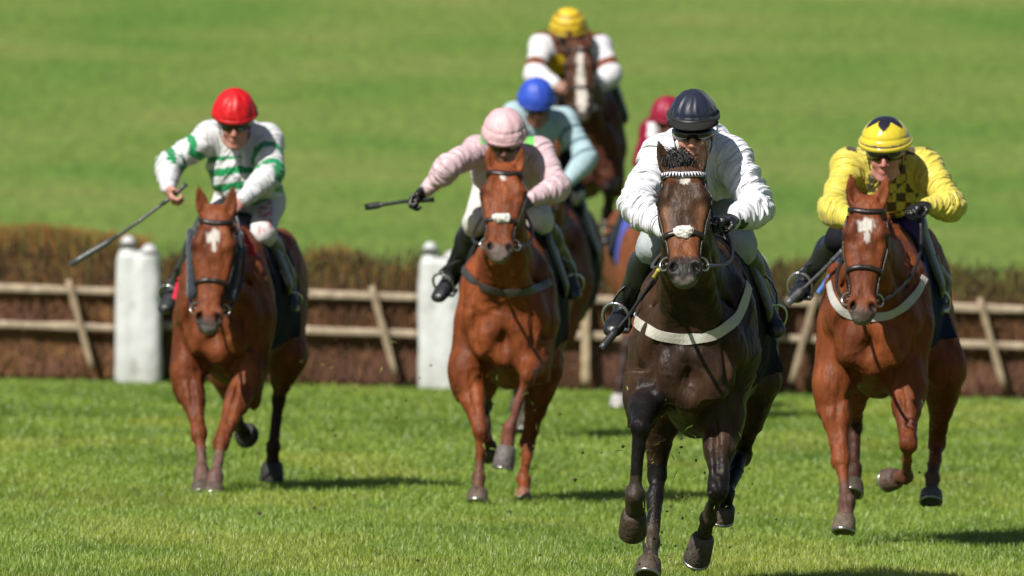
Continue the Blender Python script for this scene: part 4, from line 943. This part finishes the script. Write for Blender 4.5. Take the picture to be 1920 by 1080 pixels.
# --- chestnut, pink silks
dP = 60.9
FL = dict(t='fore', s=-1, p=[(874, 690, .08), (902, 812, -.10), (898, 895, -.14), (895, 944, -.20)], mud=((.13, .07, .05), .7), hoof=(.12, .085, .06))
FR = dict(t='fore', s=1, p=[(1000, 672, .10), (988, 706, -.28), (956, 802, -.30), (943, 878, -.32)], mud=((.16, .06, .045), .2), hoof=(.13, .11, .10))
HL = dict(t='hind', s=-1, p=[(905, 690, .80), (908, 760, 1.0), (912, 825, .85), (915, 845, 1.0)], low=(.05, .02, .015))  # dark leg colour carries the shade behind the forelegs
HR = dict(t='hind', s=1, p=[(1022, 690, .90), (990, 830, 1.05), (982, 898, .85), (980, 944, .75)], hk=.8, hoof=(.30, .14, .09), k=.95)
h = make_horse('chestnut horse with small white star and sheepskin noseband, under the pink jockey', dP, (948, 584), 4.5, (947, 320, -.52, 935, 487, -.80, 1.18), [FL, FR, HL, HR],
    coat_fn((.215, .057, .018), dark=(.13, .035, .012), muzzle=(.13, .09, .075), star=((.075, -.008, .030, .018),), muz0=.49), h=.010, ks=.945, tack=dict(wool=.5, woolgap=True, hair=(.20, .06, .02), nfore=0, leather=(.02, .012, .01)), ears=((-.12, .05), (.18, .05)))
band(h, [(868, 500), (876, 515), (900, 535), (935, 548), (975, 548), (1010, 540), (1030, 528)], 'breast_girth', .042, .006, (.055, .05, .05))
saddle(h)
PK = (.70, .50, .54)
def pj(V, j):
    c = np.tile(PK, (len(V), 1))
    for q in 'LR':
        t, dd = segt(V, j['sh'+q]+(j['N']-j['sh'+q])*.35, j['sh'+q]+(j['N']-j['sh'+q])*.36); k = np.abs(V[:, 0]-(j['sh'+q][0]*.75+j['N'][0]*.25)); c = mix(c, (.16, .60, .10), (k < .026)*(V[:, 2] > j['sh'+q][2]+.035)*1.)
    return mix(c, (.22, .55, .06), (V[:, 2] < j['N'][2]-.30)*(V[:, 2] > j['N'][2]-.345)*1.)
def wb(V, j): return np.tile([.66, .64, .60], (len(V), 1))
st = dict(skin=(.25, .13, .10), jersey=pj, cap=(.72, .47, .50), breeches=wb, hs=1.08, pitch=24, hseam=1, rim=(.66, .40, .44), helm=(.108, .132, .128), goggle=(.05, .03, .025), fold=.009, palmL=(.1, -.5, -.85), thumbL=(.1, -.9, .5), belly=((.0, .12, -.12), (.16, .15, .12)), boot=(.02, .02, .023), brow=.02, baggy=.013)
p = make_jockey('jockey in pale pink silks with green shoulder patches, arm flung out with a whip', dP, dict(head=(946, 262, .02), N=(952, 288, .30), shL=(897, 283, .28), shR=(1008, 285, .30), elL=(842, 312, .06), elR=(1048, 352, .10), wrL=(800, 356, .10), hdL=(770, 380, .10), wrR=(995, 374, -.05),
    pelvis=(957, 325, .86), knL=(893, 415, .42), knR=(1012, 412, .42), anL=(848, 512, .78), toL=(822, 548, .66), anR=(1064, 505, .80), toR=(1078, 552, .64)), st, .010)
stirrups(h, [(p['j']['anL'], p['j']['toL']), (p['j']['anR'], p['j']['toR'])]); reins(h, [p['hands']['R']-np.array([.16, 0, 0]), p['hands']['R']])
hp_ = p['hands']['L']; whip('short black whip held out level by the pink jockey', [hp_+np.array([.06, .02, .006]), hp_, hp_+np.array([-.10, -.01, -.004]), W(684, 389, dP+.05)], r=(.012, .010), grip=.3, flap=.09)
# --- chestnut on the left, green and white silks, red cap
dR = 62.2
FL = dict(t='fore', s=-1, p=[(352, 690, .10), (374, 815, -.16), (378, 885, -.30), (377, 932, -.40)], mud=((.13, .085, .07), .35), hoof=(.11, .08, .06), r=dict(p=1.15), low=None)
FR = dict(t='fore', s=1, p=[(470, 690, .10), (415, 830, -.26), (404, 892, -.42), (400, 934, -.50)], mud=((.14, .095, .08), .30), hoof=(.11, .08, .06), r=dict(p=1.15))
HL = dict(t='hind', s=-1, p=[(430, 700, .95), (440, 770, 1.2), (452, 805, 1.45), (462, 814, 1.52)], low=(.03, .015, .01), hoof=(.02, .018, .016), shoe=False, hk=1.2)  # shade painted into the leg colour, over the chestnut
HR = dict(t='hind', s=1, p=[(540, 665, .95), (522, 750, 1.15), (512, 838, 1.12), (510, 902, 1.14)], low=(.03, .015, .01), hoof=(.03, .03, .026), hk=1.15, shoe=False)  # leg painted near black for the shaded side
h = make_horse('chestnut horse with a white star and dark cheek rolls, under the red cap', dR, (412, 578), 9.5, (406, 404, -.50, 390, 622, -.66, 1.0), [FL, FR, HL, HR],
    coat_fn((.18, .050, .017), dark=(.115, .031, .012), muzzle=(.10, .085, .08), star=((.125, -.004, .042, .034), (.17, .0, .03, .014)), muz0=.515), h=.010, ks=.945, tack=dict(hair=(.16, .05, .02), nfore=0, nose_u=.345), ears=((-.20, .05), (.16, .05)))
f = Field()
for s in (-1, 1): f = Field(); f.rc(h['H'](.09, s*.118, -.05), h['H'](.40, s*.098, -.06), .032, .030, .02); v, q = f.build(.010); v = v+vnormals(v, q)*(.010*(vnoise(v*70)-.5))[:, None]; mk('cheek_roll', v, q, M['wool'], h['root'], True, np.tile([.045, .05, .07], (len(v), 1)))
saddle(h, cloth=(.012, .013, .025))
def red_strap(pts, nm='neck_strap'): return trace(h, pts, (.62, .03, .07), nm, .03)
red_strap([(452, 432, -.0), (468, 458, .02), (482, 495, .10), (494, 545, .24)]); red_strap([(338, 522, .25), (331, 545, .18), (328, 560, .2)])
def rj(V, j):
    c = np.tile([.74, .74, .76], (len(V), 1)); G = np.array([.012, .30, .10]); n = .012*np.sin(V[:, 0]*14)
    arm = np.full(len(V), 9.); m = np.zeros(len(V))
    for q in 'LR':
        for a, b, off in ((j['sh'+q], j['el'+q], 0.), (j['el'+q], j['wr'+q], .0)):
            t, dd = segt(V, a, b); k = (t > .0)*(dd < .10); arm = np.minimum(arm, np.where(t > -.05, dd, 9)); g_ = (V-a)@nrm(b-a)
            tw = np.abs(V[:, 2]-(a[2]+(b[2]-a[2])*np.clip(t, 0, 1)))*.9; m = np.maximum(m, k*((((g_+tw) % .145) < .055)*(t > .35 if off == 0. and (a == j['sh'+q]).all() else t < .35)))
    z = V[:, 2]-j['N'][2]; bm = ((z+n+.135) % .085 < .042)*(z < -.115)*(z > -.40)*(arm > .09)*(vnoise(V*[13, 9, 11]+2) > .27); return mix(c, G, np.clip(bm+m, 0, 1))
def rb(V, j):
    c = np.tile([.72, .70, .68], (len(V), 1)); t, dd = segt(V, j['pelvis']+np.array([.09, 0, 0]), j['knR']); x = (V-(j['pelvis']*.45+j['knR']*.55)); m = (np.abs(x[:, 2]) < .085)*(x[:, 0] > .015)*(x[:, 0] < .09)*(dd < .13)*(V[:, 1] < j['pelvis'][1])
    return mix(c, (.60, .10, .12), m*(ss(.45, .55, vnoise(V*[75, 60, 38])))*.85)
st = dict(skin=(.55, .26, .21), jersey=rj, cap=(.62, .008, .012), breeches=rb, hs=1.10, pitch=20, rim=(.55, .008, .012), helm=(.108, .130, .128), goggle=(.06, .06, .065), gloveL=False, gloveR=False, fold=.014, hfold=.010, palmL=(.75, -.3, -.5), thumbL=(.5, -.5, .5), boot=(.03, .03, .032), brow=.026, belly=((.02, .05, -.20), (.165, .14, .16)), baggy=.018)
p = make_jockey('jockey in white silks with green hoops and a bright red cap, whip hand lowered', dR, dict(head=(440, 226, .02), N=(452, 254, .28), shL=(398, 256, .26), shR=(500, 262, .28), elL=(316, 308, .16), elR=(508, 326, .06), wrL=(315, 350, .02), hdL=(324, 376, -.02), wrR=(456, 374, -.10), hdR=(430, 390, -.16),
    pelvis=(468, 372, .72), knL=(388, 425, .36), knR=(492, 436, .36), anL=(332, 535, .78), toL=(310, 568, .66), anR=(540, 520, .76), toR=(547, 590, .60)), st, .010)
stirrups(h, [(p['j']['anL'], p['j']['toL']), (p['j']['anR'], p['j']['toR'])]); reins(h, [p['hands']['R']-np.array([.06, 0, .02]), p['hands']['R']], col=(.03, .03, .045))
hp_ = p['hands']['L']; whip('long dark grey whip slanting down from the bare hand of the red-capped jockey', [hp_+np.array([.05, .0, .05]), hp_, W(262, 414, dR-.05), W(200, 456, dR-.02), W(132, 496, dR)], r=(.012, .009), col=(.06, .065, .06), grip=.22, flap=.28)

# --- three runners further back, mostly hidden
def legs_m(O, d, k, spec):
    out = []
    for t, s, pts, extra in spec:
        sc = F_PX/d; P_ = [(O[0]+x*sc*k, O[1]-z*sc*k, y*k) for x, z, y in pts]; out.append(dict(t=t, s=s, p=P_, **extra))
    return out
GAL = [('fore', -1, [(-.18, -.24, .1), (-.19, -.45, -.25), (-.18, -.73, -.3), (-.18, -.90, -.3)], {}), ('fore', 1, [(.18, -.28, .1), (.16, -.68, -.1), (.14, -.85, .12), (.13, -1.0, .1)], {}),
       ('hind', -1, [(-.13, -.22, .8), (-.14, -.55, 1.0), (-.15, -.85, .8), (-.15, -1.04, .7)], {}), ('hind', 1, [(.22, -.22, .85), (.2, -.55, 1.15), (.18, -.84, .95), (.18, -1.04, .85)], {})]
BAY = (.13, .040, .015)
dB = 74.9; O = (1024, 515)
h = make_horse('brown horse almost hidden behind the pink jockey, its jockey in pale blue', dB, O, 5, (1022, 300, -.5, 1015, 460, -.72, 1.0), legs_m(O, dB, 1.0, [GAL[0], ('fore', 1, [(.12, -.28, .1), (.0, -.62, -.1), (-.10, -.82, .12), (-.12, -.97, .1)], {}), GAL[2], ('hind', 1, [(.14, -.22, .85), (.02, -.55, 1.15), (-.10, -.84, .95), (-.12, -1.04, .85)], {})]), coat_fn(BAY, low=(.02, .012, .01)), h=.014)
saddle(h)
def bj(V, j):
    c = np.tile([.40, .54, .59], (len(V), 1)); m = np.zeros(len(V))
    for q in 'LR':
        t, dd = segt(V, j['sh'+q], j['el'+q]); m = np.maximum(m, ((t*3.2) % 1 < .22)*(t > .25)*(t < 1.05)*(dd < .13))
    return mix(c, (.03, .09, .12), m*.9)
st = dict(skin=(.30, .13, .10), jersey=bj, cap=(.035, .09, .55), breeches=lambda V, j: mix(np.tile([.02, .022, .03], (len(V), 1)), (.5, .5, .55), ((vnoise(V*[40, 30, 60]) > .5)*(V[:, 0] > j['knR'][0]-.02)*(V[:, 2] < j['knR'][2]+.0)*1.)), hs=1.08, pitch=26, rim=(.03, .07, .45), helm=(.112, .130, .135), brow=.02, fold=.008, jmat='cloth', baggy=.022)
p = make_jockey('jockey in pale blue silks with dark sleeve bands and a royal blue cap', dB, dict(head=(1006, 196, .0), N=(1012, 224, .28), shL=(966, 218, .28), shR=(1056, 228, .28), elL=(945, 285, .1), elR=(1100, 296, .1), wrL=(975, 330, -.05), wrR=(1060, 345, -.05), pelvis=(1022, 262, .84), knL=(975, 345, .4), knR=(1076, 360, .4), anL=(955, 440, .78), toL=(945, 462, .64), anR=(1082, 452, .78), toR=(1086, 478, .64)), st, .014)
stirrups(h, [(p['j']['anL'], p['j']['toL']), (p['j']['anR'], p['j']['toR'])]); reins(h, [p['hands']['L'], p['hands']['R']])
dJ = 83.7; O = (1100, 268)
JMP = [('fore', -1, [(-.17, -.26, .05), (-.16, -.35, -.32), (-.15, -.52, -.12), (-.15, -.62, -.05)], {}), ('fore', 1, [(.17, -.26, .05), (.16, -.33, -.32), (.15, -.50, -.12), (.15, -.60, -.05)], {}),
       ('hind', -1, [(-.16, -.22, 1.15), (-.17, -.40, 1.5), (-.17, -.50, 1.8), (-.17, -.55, 1.95)], {}), ('hind', 1, [(.17, -.22, 1.15), (.17, -.42, 1.5), (.17, -.52, 1.8), (.17, -.57, 1.95)], {})]
h = make_horse('bay horse with a broad white blaze leaping at the back of the field', dJ, O, 0, (1086, 88, -.50, 1093, 226, -.72, 1.0), legs_m(O, dJ, 1.0, JMP), coat_fn((.09, .032, .017), muzzle=(.05, .035, .03), low=(.02, .012, .01), star=((.12, 0, .09, .030), (.30, 0, .16, .033), (.44, 0, .10, .045))), h=.014, pitch=6, tack=dict(nfore=0))
saddle(h, cloth=(.012, .02, .018))
def jj(V, j):
    c = np.tile([.15, .05, .025], (len(V), 1)); m = np.zeros(len(V)); bnd = np.zeros(len(V))
    for q in 'LR':
        for a, b, k in ((j['sh'+q], j['el'+q], 0), (j['el'+q], j['wr'+q], 1)):
            t, dd = segt(V, a, b); m = np.maximum(m, (dd < .115)*(t > (-.1 if k == 0 else 0))); bnd = np.maximum(bnd, (dd < .12)*(t > .62)*(t < .85)*(k == 0))
    c = mix(c, (.72, .71, .74), m*1.); c = mix(c, (.20, .06, .03), bnd*1.); sp = np.linalg.norm(V[:, [0, 2]]-(j['N'][[0, 2]]+np.array([-.09, -.15])), axis=1); return mix(c, (.62, .42, .02), (sp < .075)*1.)
st = dict(skin=(.12, .06, .045), jersey=jj, cap=lambda a, e, V: mix(np.tile([.78, .55, .03], (len(V), 1)), (.30, .16, .012), (np.sin(e*150) > .25)*1.), breeches=(.6, .6, .6), hs=1.08, pitch=20, rim=(.55, .36, .02), helm=(.125, .135, .140), brow=.02, glovec=(.3, .14, .1), jmat='cloth', baggy=.03)
p = make_jockey('jockey in brown and white silks with a banded yellow cap, furthest back', dJ, dict(head=(1066, 62, .02), N=(1070, 84, .28), shL=(1018, 86, .26), shR=(1122, 88, .26), elL=(1002, 140, .1), elR=(1146, 140, .1), wrL=(1040, 158, -.08), wrR=(1112, 165, -.05), pelvis=(1080, 122, .84), knL=(1042, 210, .4), knR=(1134, 205, .4), anL=(1035, 280, .78), toL=(1030, 300, .64), anR=(1138, 262, .8), toR=(1143, 284, .66)), st, .013)
stirrups(h, [(p['j']['anL'], p['j']['toL']), (p['j']['anR'], p['j']['toR'])]); reins(h, [p['hands']['L'], p['hands']['R']])
dM = 81.5; O = (1238, 505)
h = make_horse('brown horse mostly hidden behind the dark horse, its jockey in maroon', dM, O, -6, (1262, 320, -.5, 1262, 470, -.72, 1.0), legs_m(O, dM, 1.0, [('fore', -1, [(-.20, -.24, .1), (-.24, -.55, -.05), (-.29, -.82, -.1), (-.305, -.99, -.12)], dict(hoof=(.4, .38, .36)))]+GAL[1:]), coat_fn((.20, .065, .025), low=(.05, .03, .025)), h=.014)
saddle(h, cloth=(.10, .13, .50), low=.02, b0=.2, b1=.7)
st = dict(skin=(.3, .14, .11), jersey=lambda V, j: mix(np.tile([.22, .008, .035], (len(V), 1)), (.72, .70, .74), (np.abs(V[:, 2]-(j['shL'][2]+.0)) < .055)*(V[:, 0] < j['shL'][0]+.06)*(V[:, 0] > j['shL'][0]-.04)*1.), cap=(.30, .008, .04), breeches=(.6, .6, .6), hs=1.08, pitch=20, rim=(.25, .008, .03), helm=(.112, .13, .13), brow=.02, jmat='cloth', baggy=.02)
p = make_jockey('jockey in maroon silks and cap, mostly hidden behind the white-silked jockey', dM, dict(head=(1252, 225, .0), N=(1256, 246, .28), shL=(1224, 244, .26), shR=(1300, 250, .26), elL=(1206, 300, .1), elR=(1318, 310, .1), wrL=(1230, 340, -.05), wrR=(1280, 345, -.05), pelvis=(1258, 278, .84), knL=(1205, 365, .4), knR=(1312, 372, .4), anL=(1160, 432, .78), toL=(1132, 448, .64), anR=(1325, 450, .78), toR=(1332, 480, .64)), st, .014)
stirrups(h, [(p['j']['anL'], p['j']['toL']), (p['j']['anR'], p['j']['toR'])]); reins(h, [p['hands']['L'], p['hands']['R']])

# ------------------------------------------------------------------ turf and mud thrown up by the hooves
def flying():
    rg = np.random.default_rng(3); m = MB()
    for cx, cy, sx, sy, d, n in ((1215, 880, 60, 90, dD, 60), (1330, 900, 60, 80, dD, 30), (960, 780, 70, 70, dP, 50), (1010, 860, 50, 60, dP, 30), (590, 800, 60, 80, dR, 34), (1690, 850, 60, 60, dY, 24), (720, 700, 80, 60, dP, 20), (1240, 1020, 70, 40, dD, 24)):
        for i in range(n):
            p = W(rg.normal(cx, sx), rg.normal(cy, sy), d+rg.normal(0, .35))
            if p[2] < float(gz(p[0], p[1]))+.03: continue
            if rg.random() < .55:
                v = nrm(rg.normal(0, 1, 3))*rg.uniform(.010, .028); w_ = nrm(np.cross(v, [.3, 1, .2]))*.002; c = (.30, .36, .10) if rg.random() < .5 else (.10, .18, .03)
                m.put([p-v-w_, p-v+w_, p+w_*.8+[0, 0, .004], p-w_*.8+[0, 0, .004], p+v], [[0, 1, 2, 3], [3, 2, 4]], c)
            else:
                r = rg.uniform(.002, .009); q = [p+r*nrm(rg.normal(0, 1, 3))*rg.uniform(.7, 1.4)*0+r*np.array(a)*rg.uniform(.6, 1.4) for a in ((1, 0, 0), (-1, 0, 0), (0, 1, 0), (0, -1, 0), (0, 0, 1), (0, 0, -1))]
                m.put(q, [[0, 2, 4], [2, 1, 4], [1, 3, 4], [3, 0, 4], [2, 0, 5], [1, 2, 5], [3, 1, 5], [0, 3, 5]], (.06, .04, .022))
    for i in range(20):                                                    # clods lying on the grass behind the hooves
        y = rg.uniform(50.5, 68); x = rg.choice([-1.75, -.1, .55, 1.7])*y/58+rg.normal(.25, .35); z = float(gz(x, y))+.03; p = np.array([x, y, z]); r = rg.uniform(.007, .018)
        q = [p+r*np.array(a)*rg.uniform(.6, 1.4) for a in ((1, 0, 0), (-1, 0, 0), (0, 1, 0), (0, -1, 0), (0, 0, .8), (0, 0, -.8))]
        m.put(q, [[0, 2, 4], [2, 1, 4], [1, 3, 4], [3, 0, 4], [2, 0, 5], [1, 2, 5], [3, 1, 5], [0, 3, 5]], (.085, .06, .03) if rg.random() < .6 else (.10, .14, .03))
    o = m.build('torn_turf', M['twig'], None, False); o['kind'] = 'stuff'
flying()
